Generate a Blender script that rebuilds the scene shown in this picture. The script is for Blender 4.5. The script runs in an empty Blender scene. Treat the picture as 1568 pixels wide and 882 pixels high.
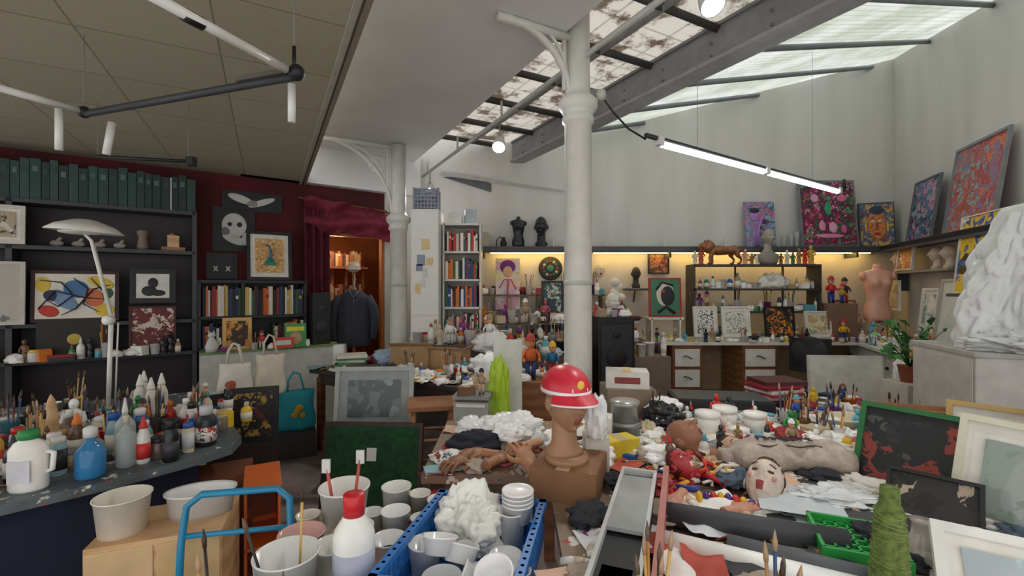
import bpy, math, random
from mathutils import Vector, Matrix, noise
random.seed(7)
R=random.uniform
scene=bpy.context.scene
# ------------------------------------------------------------------ materials
_mc={}
def lin(h):
    c=[int(h[i:i+2],16)/255 for i in (0,2,4)]
    return tuple((x/12.92 if x<=.04045 else ((x+.055)/1.055)**2.4) for x in c)+(1,)
def m(h,rough=.55,metal=0,var=.1,ns=9,alpha=1,emit=0,bump=0,spec=.5):
    k=(h,rough,metal,var,ns,alpha,emit,bump,spec)
    if k in _mc: return _mc[k]
    M=bpy.data.materials.new('mat_'+h); M.use_nodes=True
    nt=M.node_tree; N=nt.nodes; L=nt.links; b=N['Principled BSDF']
    c=lin(h)
    tc=N.new('ShaderNodeTexCoord'); nz=N.new('ShaderNodeTexNoise'); nz.inputs['Scale'].default_value=ns; nz.inputs['Detail'].default_value=5
    L.new(tc.outputs['Object'],nz.inputs['Vector'])
    r=N.new('ShaderNodeValToRGB')
    r.color_ramp.elements[0].position=.3; r.color_ramp.elements[1].position=.7
    r.color_ramp.elements[0].color=tuple(x*(1-var*1.6) for x in c[:3])+(1,)
    r.color_ramp.elements[1].color=tuple(min(1,x*(1+var*.7)) for x in c[:3])+(1,)
    L.new(nz.outputs['Fac'],r.inputs['Fac']); L.new(r.outputs['Color'],b.inputs['Base Color'])
    b.inputs['Roughness'].default_value=rough; b.inputs['Metallic'].default_value=metal
    b.inputs['Alpha'].default_value=alpha; b.inputs['Specular IOR Level'].default_value=spec
    if emit:
        b.inputs['Emission Color'].default_value=c; b.inputs['Emission Strength'].default_value=emit
    if bump:
        bp=N.new('ShaderNodeBump'); bp.inputs['Strength'].default_value=bump; bp.inputs['Distance'].default_value=.02
        L.new(nz.outputs['Fac'],bp.inputs['Height']); L.new(bp.outputs['Normal'],b.inputs['Normal'])
    _mc[k]=M; return M
def art(cols,scale=9,seed=0,dist=.5,smooth=False,rough=.5,nm='painted_art'):
    M=bpy.data.materials.new(nm); M.use_nodes=True
    nt=M.node_tree; N=nt.nodes; L=nt.links; b=N['Principled BSDF']; b.inputs['Roughness'].default_value=rough
    tc=N.new('ShaderNodeTexCoord'); mp=N.new('ShaderNodeMapping'); mp.inputs['Location'].default_value=(seed*3.1,seed*1.7,seed)
    L.new(tc.outputs['Object'],mp.inputs['Vector'])
    nz=N.new('ShaderNodeTexNoise'); nz.inputs['Scale'].default_value=scale*.6; nz.inputs['Detail'].default_value=2
    L.new(mp.outputs['Vector'],nz.inputs['Vector'])
    mx=N.new('ShaderNodeMix'); mx.data_type='VECTOR'; mx.inputs[0].default_value=dist
    L.new(mp.outputs['Vector'],mx.inputs[4]); L.new(nz.outputs['Color'],mx.inputs[5])
    vo=N.new('ShaderNodeTexVoronoi'); vo.inputs['Scale'].default_value=scale
    L.new(mx.outputs[1],vo.inputs['Vector'])
    sp=N.new('ShaderNodeSeparateColor'); L.new(vo.outputs['Color'],sp.inputs['Color'])
    r=N.new('ShaderNodeValToRGB'); r.color_ramp.interpolation='LINEAR' if smooth else 'CONSTANT'
    n=len(cols); el=r.color_ramp.elements
    while len(el)<n: el.new(.5)
    for i in range(n):
        el[i].position=i/n; el[i].color=lin(cols[i])
    L.new(sp.outputs[0],r.inputs['Fac'])
    n2=N.new('ShaderNodeTexNoise'); n2.inputs['Scale'].default_value=scale*2.2; n2.inputs['Detail'].default_value=5; n2.inputs['Distortion'].default_value=1.5
    L.new(mp.outputs['Vector'],n2.inputs['Vector'])
    r2=N.new('ShaderNodeValToRGB'); r2.color_ramp.elements[0].position=.52; r2.color_ramp.elements[1].position=.56
    L.new(n2.outputs['Fac'],r2.inputs['Fac'])
    m2=N.new('ShaderNodeMix'); m2.data_type='RGBA'
    L.new(r2.outputs['Color'],m2.inputs[0]); L.new(r.outputs['Color'],m2.inputs[6]); m2.inputs[7].default_value=lin(cols[0])
    L.new(m2.outputs[2],b.inputs['Base Color'])
    return M
def wood(h1,h2,scale=3,rough=.45):
    M=bpy.data.materials.new('wood'); M.use_nodes=True
    nt=M.node_tree; N=nt.nodes; L=nt.links; b=N['Principled BSDF']; b.inputs['Roughness'].default_value=rough
    tc=N.new('ShaderNodeTexCoord'); w=N.new('ShaderNodeTexWave'); w.inputs['Scale'].default_value=scale; w.inputs['Distortion'].default_value=7; w.inputs['Detail'].default_value=3
    w.bands_direction='Z'
    L.new(tc.outputs['Object'],w.inputs['Vector'])
    r=N.new('ShaderNodeValToRGB'); r.color_ramp.elements[0].color=lin(h1); r.color_ramp.elements[1].color=lin(h2)
    L.new(w.outputs['Fac'],r.inputs['Fac']); L.new(r.outputs['Color'],b.inputs['Base Color']); return M
def stained(base,seed=0):
    """worn, paint-spattered surface"""
    M=bpy.data.materials.new('paint_stained_top'); M.use_nodes=True; nt=M.node_tree; N=nt.nodes; L=nt.links; b=N['Principled BSDF']; b.inputs['Roughness'].default_value=.5
    tc=N.new('ShaderNodeTexCoord'); prev=None
    col=N.new('ShaderNodeRGB'); col.outputs[0].default_value=lin(base); prev=col.outputs[0]
    for i,(h,sc,th) in enumerate((('3a302a',3,.5),('d8d4ca',14,.63),('a83a30',19,.68),('3a6a9a',17,.69),('e0d8c8',45,.66))):
        nz=N.new('ShaderNodeTexNoise'); nz.noise_dimensions='4D'; nz.inputs['W'].default_value=seed+i*3.3; nz.inputs['Scale'].default_value=sc; nz.inputs['Detail'].default_value=3
        L.new(tc.outputs['Object'],nz.inputs['Vector']); r=N.new('ShaderNodeValToRGB'); r.color_ramp.elements[0].position=th; r.color_ramp.elements[1].position=th+(.2 if i==0 else .03)
        L.new(nz.outputs['Fac'],r.inputs['Fac']); x=N.new('ShaderNodeMix'); x.data_type='RGBA'; L.new(r.outputs['Color'],x.inputs[0]); L.new(prev,x.inputs[6]); x.inputs[7].default_value=lin(h); prev=x.outputs[2]
    L.new(prev,b.inputs['Base Color']); return M
WHITE=m('e8e7e2'); BLACK=m('17171a',.5); DGREY=m('3a3b3f'); CARD=m('b08c66',.8); CLEAR=m('fafbfa',.12,alpha=.6,var=.02); CLEARB=m('3d8ec8',.12,alpha=.75)
PBAG=m('fbfbfa',.22,alpha=.95,var=.03); IRON=m('d6d5cf',.4,var=.06); TAN=m('a27a5c',.6)
WOODL=wood('c49a6c','d9b48a'); WOODD=wood('5a3626','7a4a32'); WOODM=wood('8a5a38','a8744a')
GREYP=m('8a8c8c')
# ------------------------------------------------------------------ mesh builder
def T(x=0,y=0,z=0,rx=0,ry=0,rz=0,s=1):
    Sx=Matrix.Diagonal((s,s,s,1)) if not isinstance(s,tuple) else Matrix.Diagonal(s+(1,))
    return Matrix.Translation((x,y,z))@Matrix.Rotation(rz,4,'Z')@Matrix.Rotation(ry,4,'Y')@Matrix.Rotation(rx,4,'X')@Sx
class MB:
    def __init__(s): s.v=[];s.f=[];s.mi=[];s.sm=[];s.mats=[]
    def add(s,vs,fs,mat,smooth=False,M=None):
        o=len(s.v)
        s.v+= [tuple(M@Vector(p)) for p in vs] if M else [tuple(p) for p in vs]
        if not isinstance(mat,list): 
            if mat not in s.mats: s.mats.append(mat)
            idx=[s.mats.index(mat)]*len(fs)
        else:
            idx=[]
            for q in mat:
                if q not in s.mats: s.mats.append(q)
                idx.append(s.mats.index(q))
        for f,i in zip(fs,idx):
            s.f.append([o+j for j in f]); s.mi.append(i); s.sm.append(smooth)
        return s
    def box(s,c,d,mat,M=None,rz=0,rx=0,ry=0):
        x,y,z=d[0]/2,d[1]/2,d[2]/2
        vs=[(-x,-y,-z),(x,-y,-z),(x,y,-z),(-x,y,-z),(-x,-y,z),(x,-y,z),(x,y,z),(-x,y,z)]
        A=T(*c,rx=rx,ry=ry,rz=rz)
        if M: A=M@A
        return s.add(vs,[(0,3,2,1),(4,5,6,7),(0,1,5,4),(1,2,6,5),(2,3,7,6),(3,0,4,7)],mat,False,A)
    def lathe(s,prof,mat,seg=20,M=None,sx=1,sy=1):
        vs=[];fs=[];n=len(prof)
        for r,z in prof:
            for i in range(seg):
                a=2*math.pi*i/seg; vs.append((r*math.cos(a)*sx,r*math.sin(a)*sy,z))
        for k in range(n-1):
            for i in range(seg):
                j=(i+1)%seg; fs.append((k*seg+i,k*seg+j,(k+1)*seg+j,(k+1)*seg+i))
        if prof[0][0]>1e-5: fs.append(tuple(range(seg))[::-1])
        if prof[-1][0]>1e-5: fs.append(tuple((n-1)*seg+i for i in range(seg)))
        return s.add(vs,fs,mat,True,M)
    def cyl(s,c,r,h,mat,seg=16,M=None,r2=None,rx=0,ry=0,rz=0):
        A=T(*c,rx=rx,ry=ry,rz=rz)
        if M: A=M@A
        return s.lathe([(r,0),(r if r2 is None else r2,h)],mat,seg,A)
    def ell(s,c,r,mat,M=None,seg=20,rx=0,ry=0,rz=0,fn=None,smooth=True):
        if not isinstance(r,tuple): r=(r,r,r)
        vs=[];fs=[];n=max(6,seg*2//3)
        for k in range(n+1):
            t=math.pi*k/n
            for i in range(seg):
                a=2*math.pi*i/seg; p=Vector((math.sin(t)*math.cos(a),math.sin(t)*math.sin(a),-math.cos(t)))
                if fn: p=fn(p)
                vs.append((p.x*r[0],p.y*r[1],p.z*r[2]))
        for k in range(n):
            for i in range(seg):
                j=(i+1)%seg; fs.append((k*seg+i,k*seg+j,(k+1)*seg+j,(k+1)*seg+i))
        A=T(*c,rx=rx,ry=ry,rz=rz)
        if M: A=M@A
        return s.add(vs,fs,mat,smooth,A)
    def tube(s,pts,r,mat,seg=8,M=None,sy=1):
        pts=[Vector(p) for p in pts]; n=len(pts)
        rs=r if isinstance(r,(list,tuple)) else [r]*n
        vs=[];fs=[]; up=Vector((0,0,1)); t0=(pts[1]-pts[0]).normalized()
        if abs(t0.dot(up))>.9: up=Vector((1,0,0))
        nx=t0.cross(up).normalized()
        for k in range(n):
            t=(pts[min(n-1,k+1)]-pts[max(0,k-1)]).normalized()
            nx=(nx-t*nx.dot(t)); nx=nx.normalized() if nx.length>1e-6 else t.orthogonal().normalized()
            ny=t.cross(nx)
            for i in range(seg):
                a=2*math.pi*i/seg; vs.append(tuple(pts[k]+(nx*math.cos(a)+ny*math.sin(a)*sy)*rs[k]))
        for k in range(n-1):
            for i in range(seg):
                j=(i+1)%seg; fs.append((k*seg+i,k*seg+j,(k+1)*seg+j,(k+1)*seg+i))
        fs.append(tuple(range(seg))[::-1]); fs.append(tuple((n-1)*seg+i for i in range(seg)))
        return s.add(vs,fs,mat,True,M)
    def loft(s,secs,mat,seg=24,M=None,fn=None):
        vs=[];fs=[];n=len(secs)
        for (z,rx,ry,cx,cy) in secs:
            for i in range(seg):
                a=2*math.pi*i/seg; p=(cx+rx*math.cos(a),cy+ry*math.sin(a),z)
                vs.append(fn(p) if fn else p)
        for k in range(n-1):
            for i in range(seg):
                j=(i+1)%seg; fs.append((k*seg+i,k*seg+j,(k+1)*seg+j,(k+1)*seg+i))
        fs.append(tuple(range(seg))[::-1]); fs.append(tuple((n-1)*seg+i for i in range(seg)))
        return s.add(vs,fs,mat,True,M)
    def prism(s,poly,z0,z1,mat,M=None):
        n=len(poly)
        z0=z0 if callable(z0) else (lambda x,y,q=z0:q); z1=z1 if callable(z1) else (lambda x,y,q=z1:q)
        vs=[(x,y,z0(x,y)) for x,y in poly]+[(x,y,z1(x,y)) for x,y in poly]
        fs=[tuple(range(n))[::-1],tuple(range(n,2*n))]+[(i,(i+1)%n,n+(i+1)%n,n+i) for i in range(n)]
        return s.add(vs,fs,mat,False,M)
    def grid(s,fn,nu,nv,mat,M=None,smooth=True):
        vs=[fn(i/nu,j/nv) for j in range(nv+1) for i in range(nu+1)]
        fs=[(j*(nu+1)+i,j*(nu+1)+i+1,(j+1)*(nu+1)+i+1,(j+1)*(nu+1)+i) for j in range(nv) for i in range(nu)]
        return s.add(vs,fs,mat,smooth,M)
    def head(s,M,mat,lip=None,eye=None,pupil=None,seg=48,ears=True,neck=True,hair=None):
        vs=[];fs=[];ms=[];n=40;g=lambda a,b:math.exp(-a*a-b*b)
        for k in range(n+1):
            t=math.pi*k/n
            for i in range(seg):
                a=2*math.pi*i/seg; x,y,z=math.sin(t)*math.cos(a),math.sin(t)*math.sin(a),-math.cos(t)
                X=.078*x*(1-.32*max(0,-z)**1.4); Y=.098*y; Z=.125*z
                if y<0:
                    ax=abs(x)
                    Y-=.034*g(x/.13,(z+.15)/.13)+.018*g(x/.1,(z-.05)/.22)
                    Y+=.016*g((ax-.38)/.2,(z-.1)/.12); Y-=.009*g((ax-.35)/.3,(z-.28)/.09)
                    Y-=.013*g(x/.26,(z+.45)/.05)+.013*g(x/.22,(z+.56)/.05); Y+=.006*g(x/.3,(z+.505)/.025)
                    Y-=.016*g(x/.25,(z+.85)/.16); Y-=.008*g((ax-.45)/.2,(z+.15)/.2)
                    Y+=.008*g(x/.3,(z+.68)/.07)
                else: Y*=1.08
                if hair and (z>.42+.3*(y<-.3) or (y>-.1 and z>-.5)):
                    hn=1.07+.05*noise.noise(Vector((x*9,y*9,z*9))); X*=hn;Y*=hn;Z*=hn
                vs.append((X,Y,Z))
        for k in range(n):
            for i in range(seg):
                j=(i+1)%seg; fs.append((k*seg+i,k*seg+j,(k+1)*seg+j,(k+1)*seg+i))
                t=math.pi*(k+.5)/n; a=2*math.pi*(i+.5)/seg; x,y,z=math.sin(t)*math.cos(a),math.sin(t)*math.sin(a),-math.cos(t)
                q=mat
                if lip and y<0 and abs(x)<.25 and -.62<z<-.4: q=lip
                if hair and (z>.42+.3*(y<-.3) or (y>-.1 and z>-.5)): q=hair
                ms.append(q)
        s.add(vs,fs,ms,True,M)
        for sg in (-1,1):
            if ears: s.ell((sg*.078,.01,-.005),(.012,.02,.032),mat,M,12,rz=sg*-.3)
            if eye:
                s.ell((sg*.03,-.077,.013),(.015,.012,.008),eye,M,14)
                s.ell((sg*.03,-.087,.013),(.006,.004,.006),pupil or BLACK,M,10)
                s.tube([(sg*.012,-.091,.034),(sg*.03,-.093,.041),(sg*.05,-.08,.034)],.003,pupil or BLACK,6,M)
        if neck: s.loft([(-.22,.085,.07,0,.02),(-.205,.075,.065,0,.02),(-.17,.052,.055,0,.02),(-.09,.05,.056,0,.02),(-.05,.05,.05,0,.02)],mat,24,M)
        return s
    def build(s,name,loc=(0,0,0),rz=0,rx=0,ry=0,sc=1,bevel=0,remesh=0):
        me=bpy.data.meshes.new(name); me.from_pydata(s.v,[],s.f)
        for q in s.mats: me.materials.append(q)
        me.polygons.foreach_set('material_index',s.mi); me.polygons.foreach_set('use_smooth',s.sm); me.update()
        o=bpy.data.objects.new(name,me); scene.collection.objects.link(o)
        o.location=loc; o.rotation_euler=(rx,ry,rz); o.scale=(sc,sc,sc) if not isinstance(sc,tuple) else sc
        if remesh:
            q=o.modifiers.new('r','REMESH'); q.mode='VOXEL'; q.voxel_size=remesh; q.use_smooth_shade=True
            q=o.modifiers.new('s','SMOOTH'); q.iterations=3
        if bevel:
            q=o.modifiers.new('b','BEVEL'); q.width=bevel; q.segments=2; q.limit_method='ANGLE'
        return o
# ------------------------------------------------------------------ frames of reference
A0=Vector((-4.7,4.2)); e=Vector((.8124,.583)); n_=Vector((.583,-.8124)); RL=math.atan2(.583,.8124)
def LW(s,d,z): p=A0+e*s+n_*d; return (p.x,p.y,z)
C0=Vector((5.5,6.6)); r_=Vector((-.339,-.941)); ni=Vector((-.941,.339)); RR=math.atan2(-.941,-.339)
def RW(s,d,z): p=C0+r_*s+ni*d; return (p.x,p.y,z)
roofz=lambda x,y: 3.5+.245*(x-.06)+.136*(y-6.6)
# ------------------------------------------------------------------ room shell
def wallmat(h,h2,streak=True):
    M=bpy.data.materials.new('plaster'); M.use_nodes=True; nt=M.node_tree; N=nt.nodes; L=nt.links; b=N['Principled BSDF']; b.inputs['Roughness'].default_value=.85
    tc=N.new('ShaderNodeTexCoord'); mp=N.new('ShaderNodeMapping'); mp.inputs['Scale'].default_value=(1,1,.25 if streak else 1); L.new(tc.outputs['Object'],mp.inputs['Vector'])
    nz=N.new('ShaderNodeTexNoise'); nz.inputs['Scale'].default_value=2.2; nz.inputs['Detail'].default_value=8; L.new(mp.outputs['Vector'],nz.inputs['Vector'])
    r=N.new('ShaderNodeValToRGB'); r.color_ramp.elements[0].position=.3; r.color_ramp.elements[1].position=.72; r.color_ramp.elements[0].color=lin(h2); r.color_ramp.elements[1].color=lin(h)
    L.new(nz.outputs['Fac'],r.inputs['Fac']); L.new(r.outputs['Color'],b.inputs['Base Color'])
    bp=N.new('ShaderNodeBump'); bp.inputs['Strength'].default_value=.12; L.new(nz.outputs['Fac'],bp.inputs['Height']); L.new(bp.outputs['Normal'],b.inputs['Normal'])
    return M
PL=wallmat('dad8d4','c8c6c0'); PLW=wallmat('e4e4e3','dadada',False); FLOOR=wallmat('b8a8a2','756965',False); RED=wallmat('641b22','421218')
b=MB(); b.prism([(-6.5,-1.2),(6,-1.2),(6,9),(-6.5,9)],-.12,0,FLOOR); b.build('floor')
b=MB(); prof=[(-1.45,0),(5.5,0),(5.5,roofz(5.5,6.6)+.1),(.06,3.6),(.06,3.95),(-1.45,3.95)]
vs=[(x,6.6,z) for x,z in prof]+[(x,6.78,z) for x,z in prof]; k=len(prof)
b.add(vs,[tuple(range(k))[::-1],tuple(range(k,2*k))]+[(i,(i+1)%k,k+(i+1)%k,k+i) for i in range(k)],PL); b.build('wall_back')
b=MB(); p0=C0; p1=C0+r_*7.2; q0=p0-ni*.15; q1=p1-ni*.15
b.prism([tuple(p0),tuple(q0),tuple(q1),tuple(p1)],0,lambda x,y:roofz(x,y)+.12,PL); b.build('wall_right')
b=MB()
def lwbox(b,s0,s1,z0,z1,mat,d0=-.12,d1=0):
    P=[LW(s0,d1,0)[:2],LW(s1,d1,0)[:2],LW(s1,d0,0)[:2],LW(s0,d0,0)[:2]]; b.prism(P,z0,z1,mat)
lwbox(b,-2.2,2.86,0,2.95,RED); lwbox(b,2.86,3.62,2.32,2.95,RED); lwbox(b,3.62,4.1,0,2.95,PL); b.build('wall_left')
b=MB(); lwbox(b,1.9,4.1,2.9,3.5,PLW,.0,.12); b.build('wall_fascia')
b=MB(); OR=wallmat('a8622f','7a4522',False)
lwbox(b,2.5,4.3,0,2.6,OR,-1.6,-1.5); lwbox(b,2.6,2.7,0,2.6,OR,-1.5,-.12); lwbox(b,4.2,4.3,0,2.6,OR,-1.5,-.12); lwbox(b,2.5,4.3,2.5,2.6,OR,-1.6,-.12)
b.build('wall_hallway')
def tilemat():
    M=bpy.data.materials.new('ceiling_tiles'); M.use_nodes=True; nt=M.node_tree; N=nt.nodes; L=nt.links; b=N['Principled BSDF']; b.inputs['Roughness'].default_value=.9
    tc=N.new('ShaderNodeTexCoord'); br=N.new('ShaderNodeTexBrick'); br.offset=0; br.inputs['Scale'].default_value=1; br.inputs['Brick Width'].default_value=.62; br.inputs['Row Height'].default_value=.62
    br.inputs['Mortar Size'].default_value=.005; br.inputs['Color1'].default_value=lin('a8a28b'); br.inputs['Color2'].default_value=lin('aea892'); br.inputs['Mortar'].default_value=lin('857f6a')
    L.new(tc.outputs['Object'],br.inputs['Vector']); 
    nz=N.new('ShaderNodeTexNoise'); nz.inputs['Scale'].default_value=60; L.new(tc.outputs['Object'],nz.inputs['Vector'])
    mx=N.new('ShaderNodeMix'); mx.data_type='RGBA'; mx.blend_type='OVERLAY'; mx.inputs[0].default_value=.2; L.new(br.outputs['Color'],mx.inputs[6]); L.new(nz.outputs['Color'],mx.inputs[7])
    L.new(mx.outputs[2],b.inputs['Base Color']); return M
RD=math.atan2(.47,.88)
TM=tilemat()
O1=Vector((-2.54,5.58))
b=MB(); b.prism([(-4.2,-6.6),(0,-6.6),(0,.55),(-4.2,.1)],0,.06,TM); b.build('ceiling',(O1.x,O1.y,2.9),RD)
b=MB(); b.box((.015,-3.3,.03),(.03,7.6,.09),m('8a8070',.7)); b.box((-.03,-3.3,-.008),(.03,7.6,.016),m('b0aca0',.6)); b.build('trim_1',(O1.x,O1.y,2.9),RD)
b=MB(); b.prism([(.03,-6.8),(1.42,-6.8),(1.42,.62),(.03,.62)],0,.08,PLW); b.build('ceiling_panel',(O1.x,O1.y,3.36),RD)
bd=Vector((.486,-.874)); 
BR=math.atan2(bd.y,bd.x)
b=MB(); b.box((3.5,0,0),(7,.13,.26),m('8e9092',.6)); b.box((3.5,0,-.135),(7,.2,.03),m('a0a2a3',.6)); b.box((3.5,.0,.14),(7,.18,.03),m('808284',.6))
for i in range(14): b.ell((.3+i*.5,-.07,.02),.012,m('707274'),seg=8); b.ell((.3+i*.5,-.07,-.08),.012,m('707274'),seg=8)
b.build('ceiling_beam',(.06,6.6,3.55),BR)
def glassmat(c1,c2,em,sc,dirt,soft=.15,wire=True):
    M=bpy.data.materials.new('roof_glass'); M.use_nodes=True; nt=M.node_tree; N=nt.nodes; L=nt.links; b=N['Principled BSDF']
    tc=N.new('ShaderNodeTexCoord'); nz=N.new('ShaderNodeTexNoise'); nz.inputs['Scale'].default_value=sc; nz.inputs['Detail'].default_value=8; nz.inputs['Roughness'].default_value=.7; L.new(tc.outputs['Object'],nz.inputs['Vector'])
    r=N.new('ShaderNodeValToRGB'); r.color_ramp.elements[0].position=dirt; r.color_ramp.elements[1].position=dirt+soft; r.color_ramp.elements[0].color=lin(c2); r.color_ramp.elements[1].color=lin(c1)
    L.new(nz.outputs['Fac'],r.inputs['Fac'])
    mp=N.new('ShaderNodeMapping'); mp.inputs['Rotation'].default_value=(0,0,1.063); L.new(tc.outputs['Object'],mp.inputs['Vector'])
    w=N.new('ShaderNodeTexBrick'); w.offset=0; w.inputs['Scale'].default_value=1; w.inputs['Brick Width'].default_value=.075 if wire else .3; w.inputs['Row Height'].default_value=.075 if wire else .3; w.inputs['Mortar Size'].default_value=.0045 if wire else .012
    w.inputs['Color1'].default_value=(1,1,1,1); w.inputs['Color2'].default_value=(.93,.95,.93,1); w.inputs['Mortar'].default_value=(.5,.52,.5,1); L.new(mp.outputs['Vector'],w.inputs['Vector'])
    mx=N.new('ShaderNodeMix'); mx.data_type='RGBA'; mx.blend_type='MULTIPLY'; mx.inputs[0].default_value=.75; L.new(r.outputs['Color'],mx.inputs[6]); L.new(w.outputs['Color'],mx.inputs[7])
    L.new(mx.outputs[2],b.inputs['Base Color']); L.new(mx.outputs[2],b.inputs['Emission Color']); b.inputs['Emission Strength'].default_value=em; b.inputs['Roughness'].default_value=.3
    return M
GR=glassmat('e2e6e4','b2baa8',.92,1.5,.36,.25); GL=glassmat('d8d2c8','6a5a4c',.72,3.2,.42,.1,False)
b=MB(); P=[(.06,6.6),(5.6,6.62),(3.5,.75)]
b.prism(P,lambda x,y:roofz(x,y)+.07,lambda x,y:roofz(x,y)+.1,GR); b.build('skylight_glazing')
b=MB(); RAIL=m('82868a',.5)
def rail(x0,l0,l1,wd=.03,mat=RAIL):
    p=Vector((.06,6.6,0))+Vector((bd.x,bd.y,0))*x0
    a=p+Vector((.874,.486,0))*l0; c=p+Vector((.874,.486,0))*l1
    a.z=roofz(a.x,a.y)+.03; c.z=roofz(c.x,c.y)+.03
    b.tube([a,c],wd,mat,4)
for i in range(1,9):
    x0=.1+i*.8; 
    p=Vector((.06,6.6))+bd*x0; tmax=(6.6-p.y)/.486
    for t in [j*.05 for j in range(140)]:
        q=p+Vector((.874,.486))*t
        if (q-C0).dot(ni)<0 or q.y>6.6: tmax=min(tmax,t);break
    rail(x0,0,tmax)
b.build('skylight_frame')
b=MB(); b2=MB()
E2=Vector((.88,.47)); pe=lambda t:Vector((.36,3.19))+Vector((-.47,.883))*t
P1=pe(3.35);P2=pe(-4); Q2=Vector((.0,6.6))+bd*7.4;Q1=Vector((.0,6.6))
b.prism([tuple(P2),tuple(Q2),tuple(Q1),tuple(P1)],3.7,3.73,GL); b.build('skylight_glazing')
DK=m('4a4846',.6)
for i in range(11):
    t=3.3-i*.7; a=pe(t); c=a+E2*1.75
    for j in range(40):
        q=a+E2*(j*.05); 
        if (q-Vector((.06,6.6))).dot(Vector((.874,.486)))>-.05: c=q;break
    b2.tube([(a.x,a.y,3.67),(c.x,c.y,3.67)],.04,DK,4)
a=P1.lerp(Q1,.55); c=P2.lerp(Q2,.55); b2.tube([(a.x,a.y,3.66),(c.x,c.y,3.66)],.035,m('9a9c9d'),4)
b2.build('skylight_frame')
b=MB(); a=pe(3.35); c=pe(-4); b.prism([tuple(a),tuple(c),tuple(c-E2*.04),tuple(a-E2*.04)],3.44,3.75,PLW); b.build('trim_2')
b=MB(); b.add([(-1.0,6.585,3.2),(-.3,6.585,2.98),(-.3,6.585,3.1),(-.5,6.585,3.2)],[(0,1,2,3)],m('5a5b5f'))  # darkness of the wall recess painted as a flat grey quad, no real hollow
b.add([(-1.05,6.56,3.22),(-1.0,6.56,3.27),(.75,6.56,3.0),(.75,6.56,2.97)],[(0,1,2,3)],m('b4b3ae')); b.build('dark_recess_and_beam')
# ------------------------------------------------------------------ columns
def column(x,y,zc,ztop,r,name,reach,zb,ring):
    b=MB()
    b.lathe([(r*1.25,0),(r*1.25,.12),(r*1.02,.16),(r,1),(r*.95,zc-.12),(r*1.12,zc-.11),(r*1.12,zc-.07),(r*1.0,zc-.06),(r*1.18,zc-.03),(r*1.4,zc),(r*1.4,zc+.04),(r*1.2,zc+.06),(r*.95,zc+.08),(r*.85,zc+.12),(r*.82,ztop)],IRON,32)
    pts=[];pts2=[]
    H=zb-zc-.1
    for i in range(13):
        a=math.pi/2*i/12
        pts.append((-r*.8-reach*(1-math.cos(a)),0,zc+.08+H*math.sin(a)))
        pts2.append((-r*.8-reach*.62*(1-math.cos(a))-.01,0,zc+.16+H*.86*math.sin(a)))
    b.tube(pts,.024,IRON,8); b.tube(pts2,.012,IRON,8)
    for i in (3,6,9): b.tube([pts[i],pts2[i]],.010,IRON,6)
    if ring:
        c=(-r-.16,zc+H*.8); rr=.085
        b.tube([(c[0]+rr*math.cos(t*math.pi/8),0,c[1]+rr*math.sin(t*math.pi/8)) for t in range(17)],.014,IRON,8)
    b.tube([(-r*.8,0,zb-.03),(-r-reach-.05,0,zb-.03)],.03,IRON,6)
    b.tube([(-r*1.2,0,zc+.1),(-r*1.2,0,zb)],.016,IRON,6)
    b.lathe([(r*1.0,1.62),(r*1.04,1.625),(r*1.04,1.645),(r,1.65)],m('bcbcb4'),32)
    return b.build(name,(x,y,0),RD)
column(.462,3.2,2.86,3.66,.098,'iron_column',.48,3.36,False)
column(-1.39,5.6,2.42,3.34,.105,'iron_column',.85,3.34,True)
b=MB(); b.lathe([(0,-.04),(.035,-.03),(.04,0),(.035,.03),(0,.04)],m('b9b9b2'),12); b.tube([(0,0,0),(.1,.05,-.1),(.22,.1,-.2),(.36,.15,-.26)],.007,BLACK,6); b.box((-.06,0,.01),(.1,.04,.05),m('7e7f80'))
b.build('lamp_cable',(.62,3.2,2.95))
def batten(p,q):
    p=Vector(p);q=Vector(q); b=MB(); d=(q-p); L_=d.length; u=d.normalized()
    b.tube([(0,0,0),(L_,0,0)],.018,m('2b2b2d'),6); 
    EM=m('ffffff',emit=9,var=0)
    b.tube([(.18,0,-.035),(L_/2-.05,0,-.035)],.024,EM,10); b.tube([(L_/2+.05,0,-.035),(L_-.18,0,-.035)],.024,EM,10)
    for x in (.15,L_/2,L_-.15): b.box((x,0,-.02),(.06,.05,.06),m('dddddd'))
    b.tube([(L_-.02,0,0),(L_-.02,0,.12)],.015,BLACK,6)
    b.build('fluorescent_or_fill_lamp',p,math.atan2(u.y,u.x),0,-math.asin(u.z))
batten((.98,3.35,2.72),(3.75,5.15,2.70))
batten((-2.0,-.5,2.7),(0,-.7,2.7))  # added fill lamp behind the camera, brightens the dim left ceiling
b=MB(); 
for (x,y) in ((1.5,3.7),(3.1,4.72)): b.tube([(x,y,2.72),(x,y,roofz(x,y)+.05)],.002,GREYP,5)
b.build('suspension_wire')
b=MB(); b.tube([(-1.28,6.56,3.2),(.87,2.45,3.2)],.02,m('b5b5b0',.4),6)
for t in (.05,.3,.55,.8): 
    p=Vector((-1.28,6.56,3.2)).lerp(Vector((.87,2.45,3.2)),t); b.tube([p,p+Vector((0,0,.16))],.012,m('b5b5b0',.4),6)
b.build('track_rail')
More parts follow.
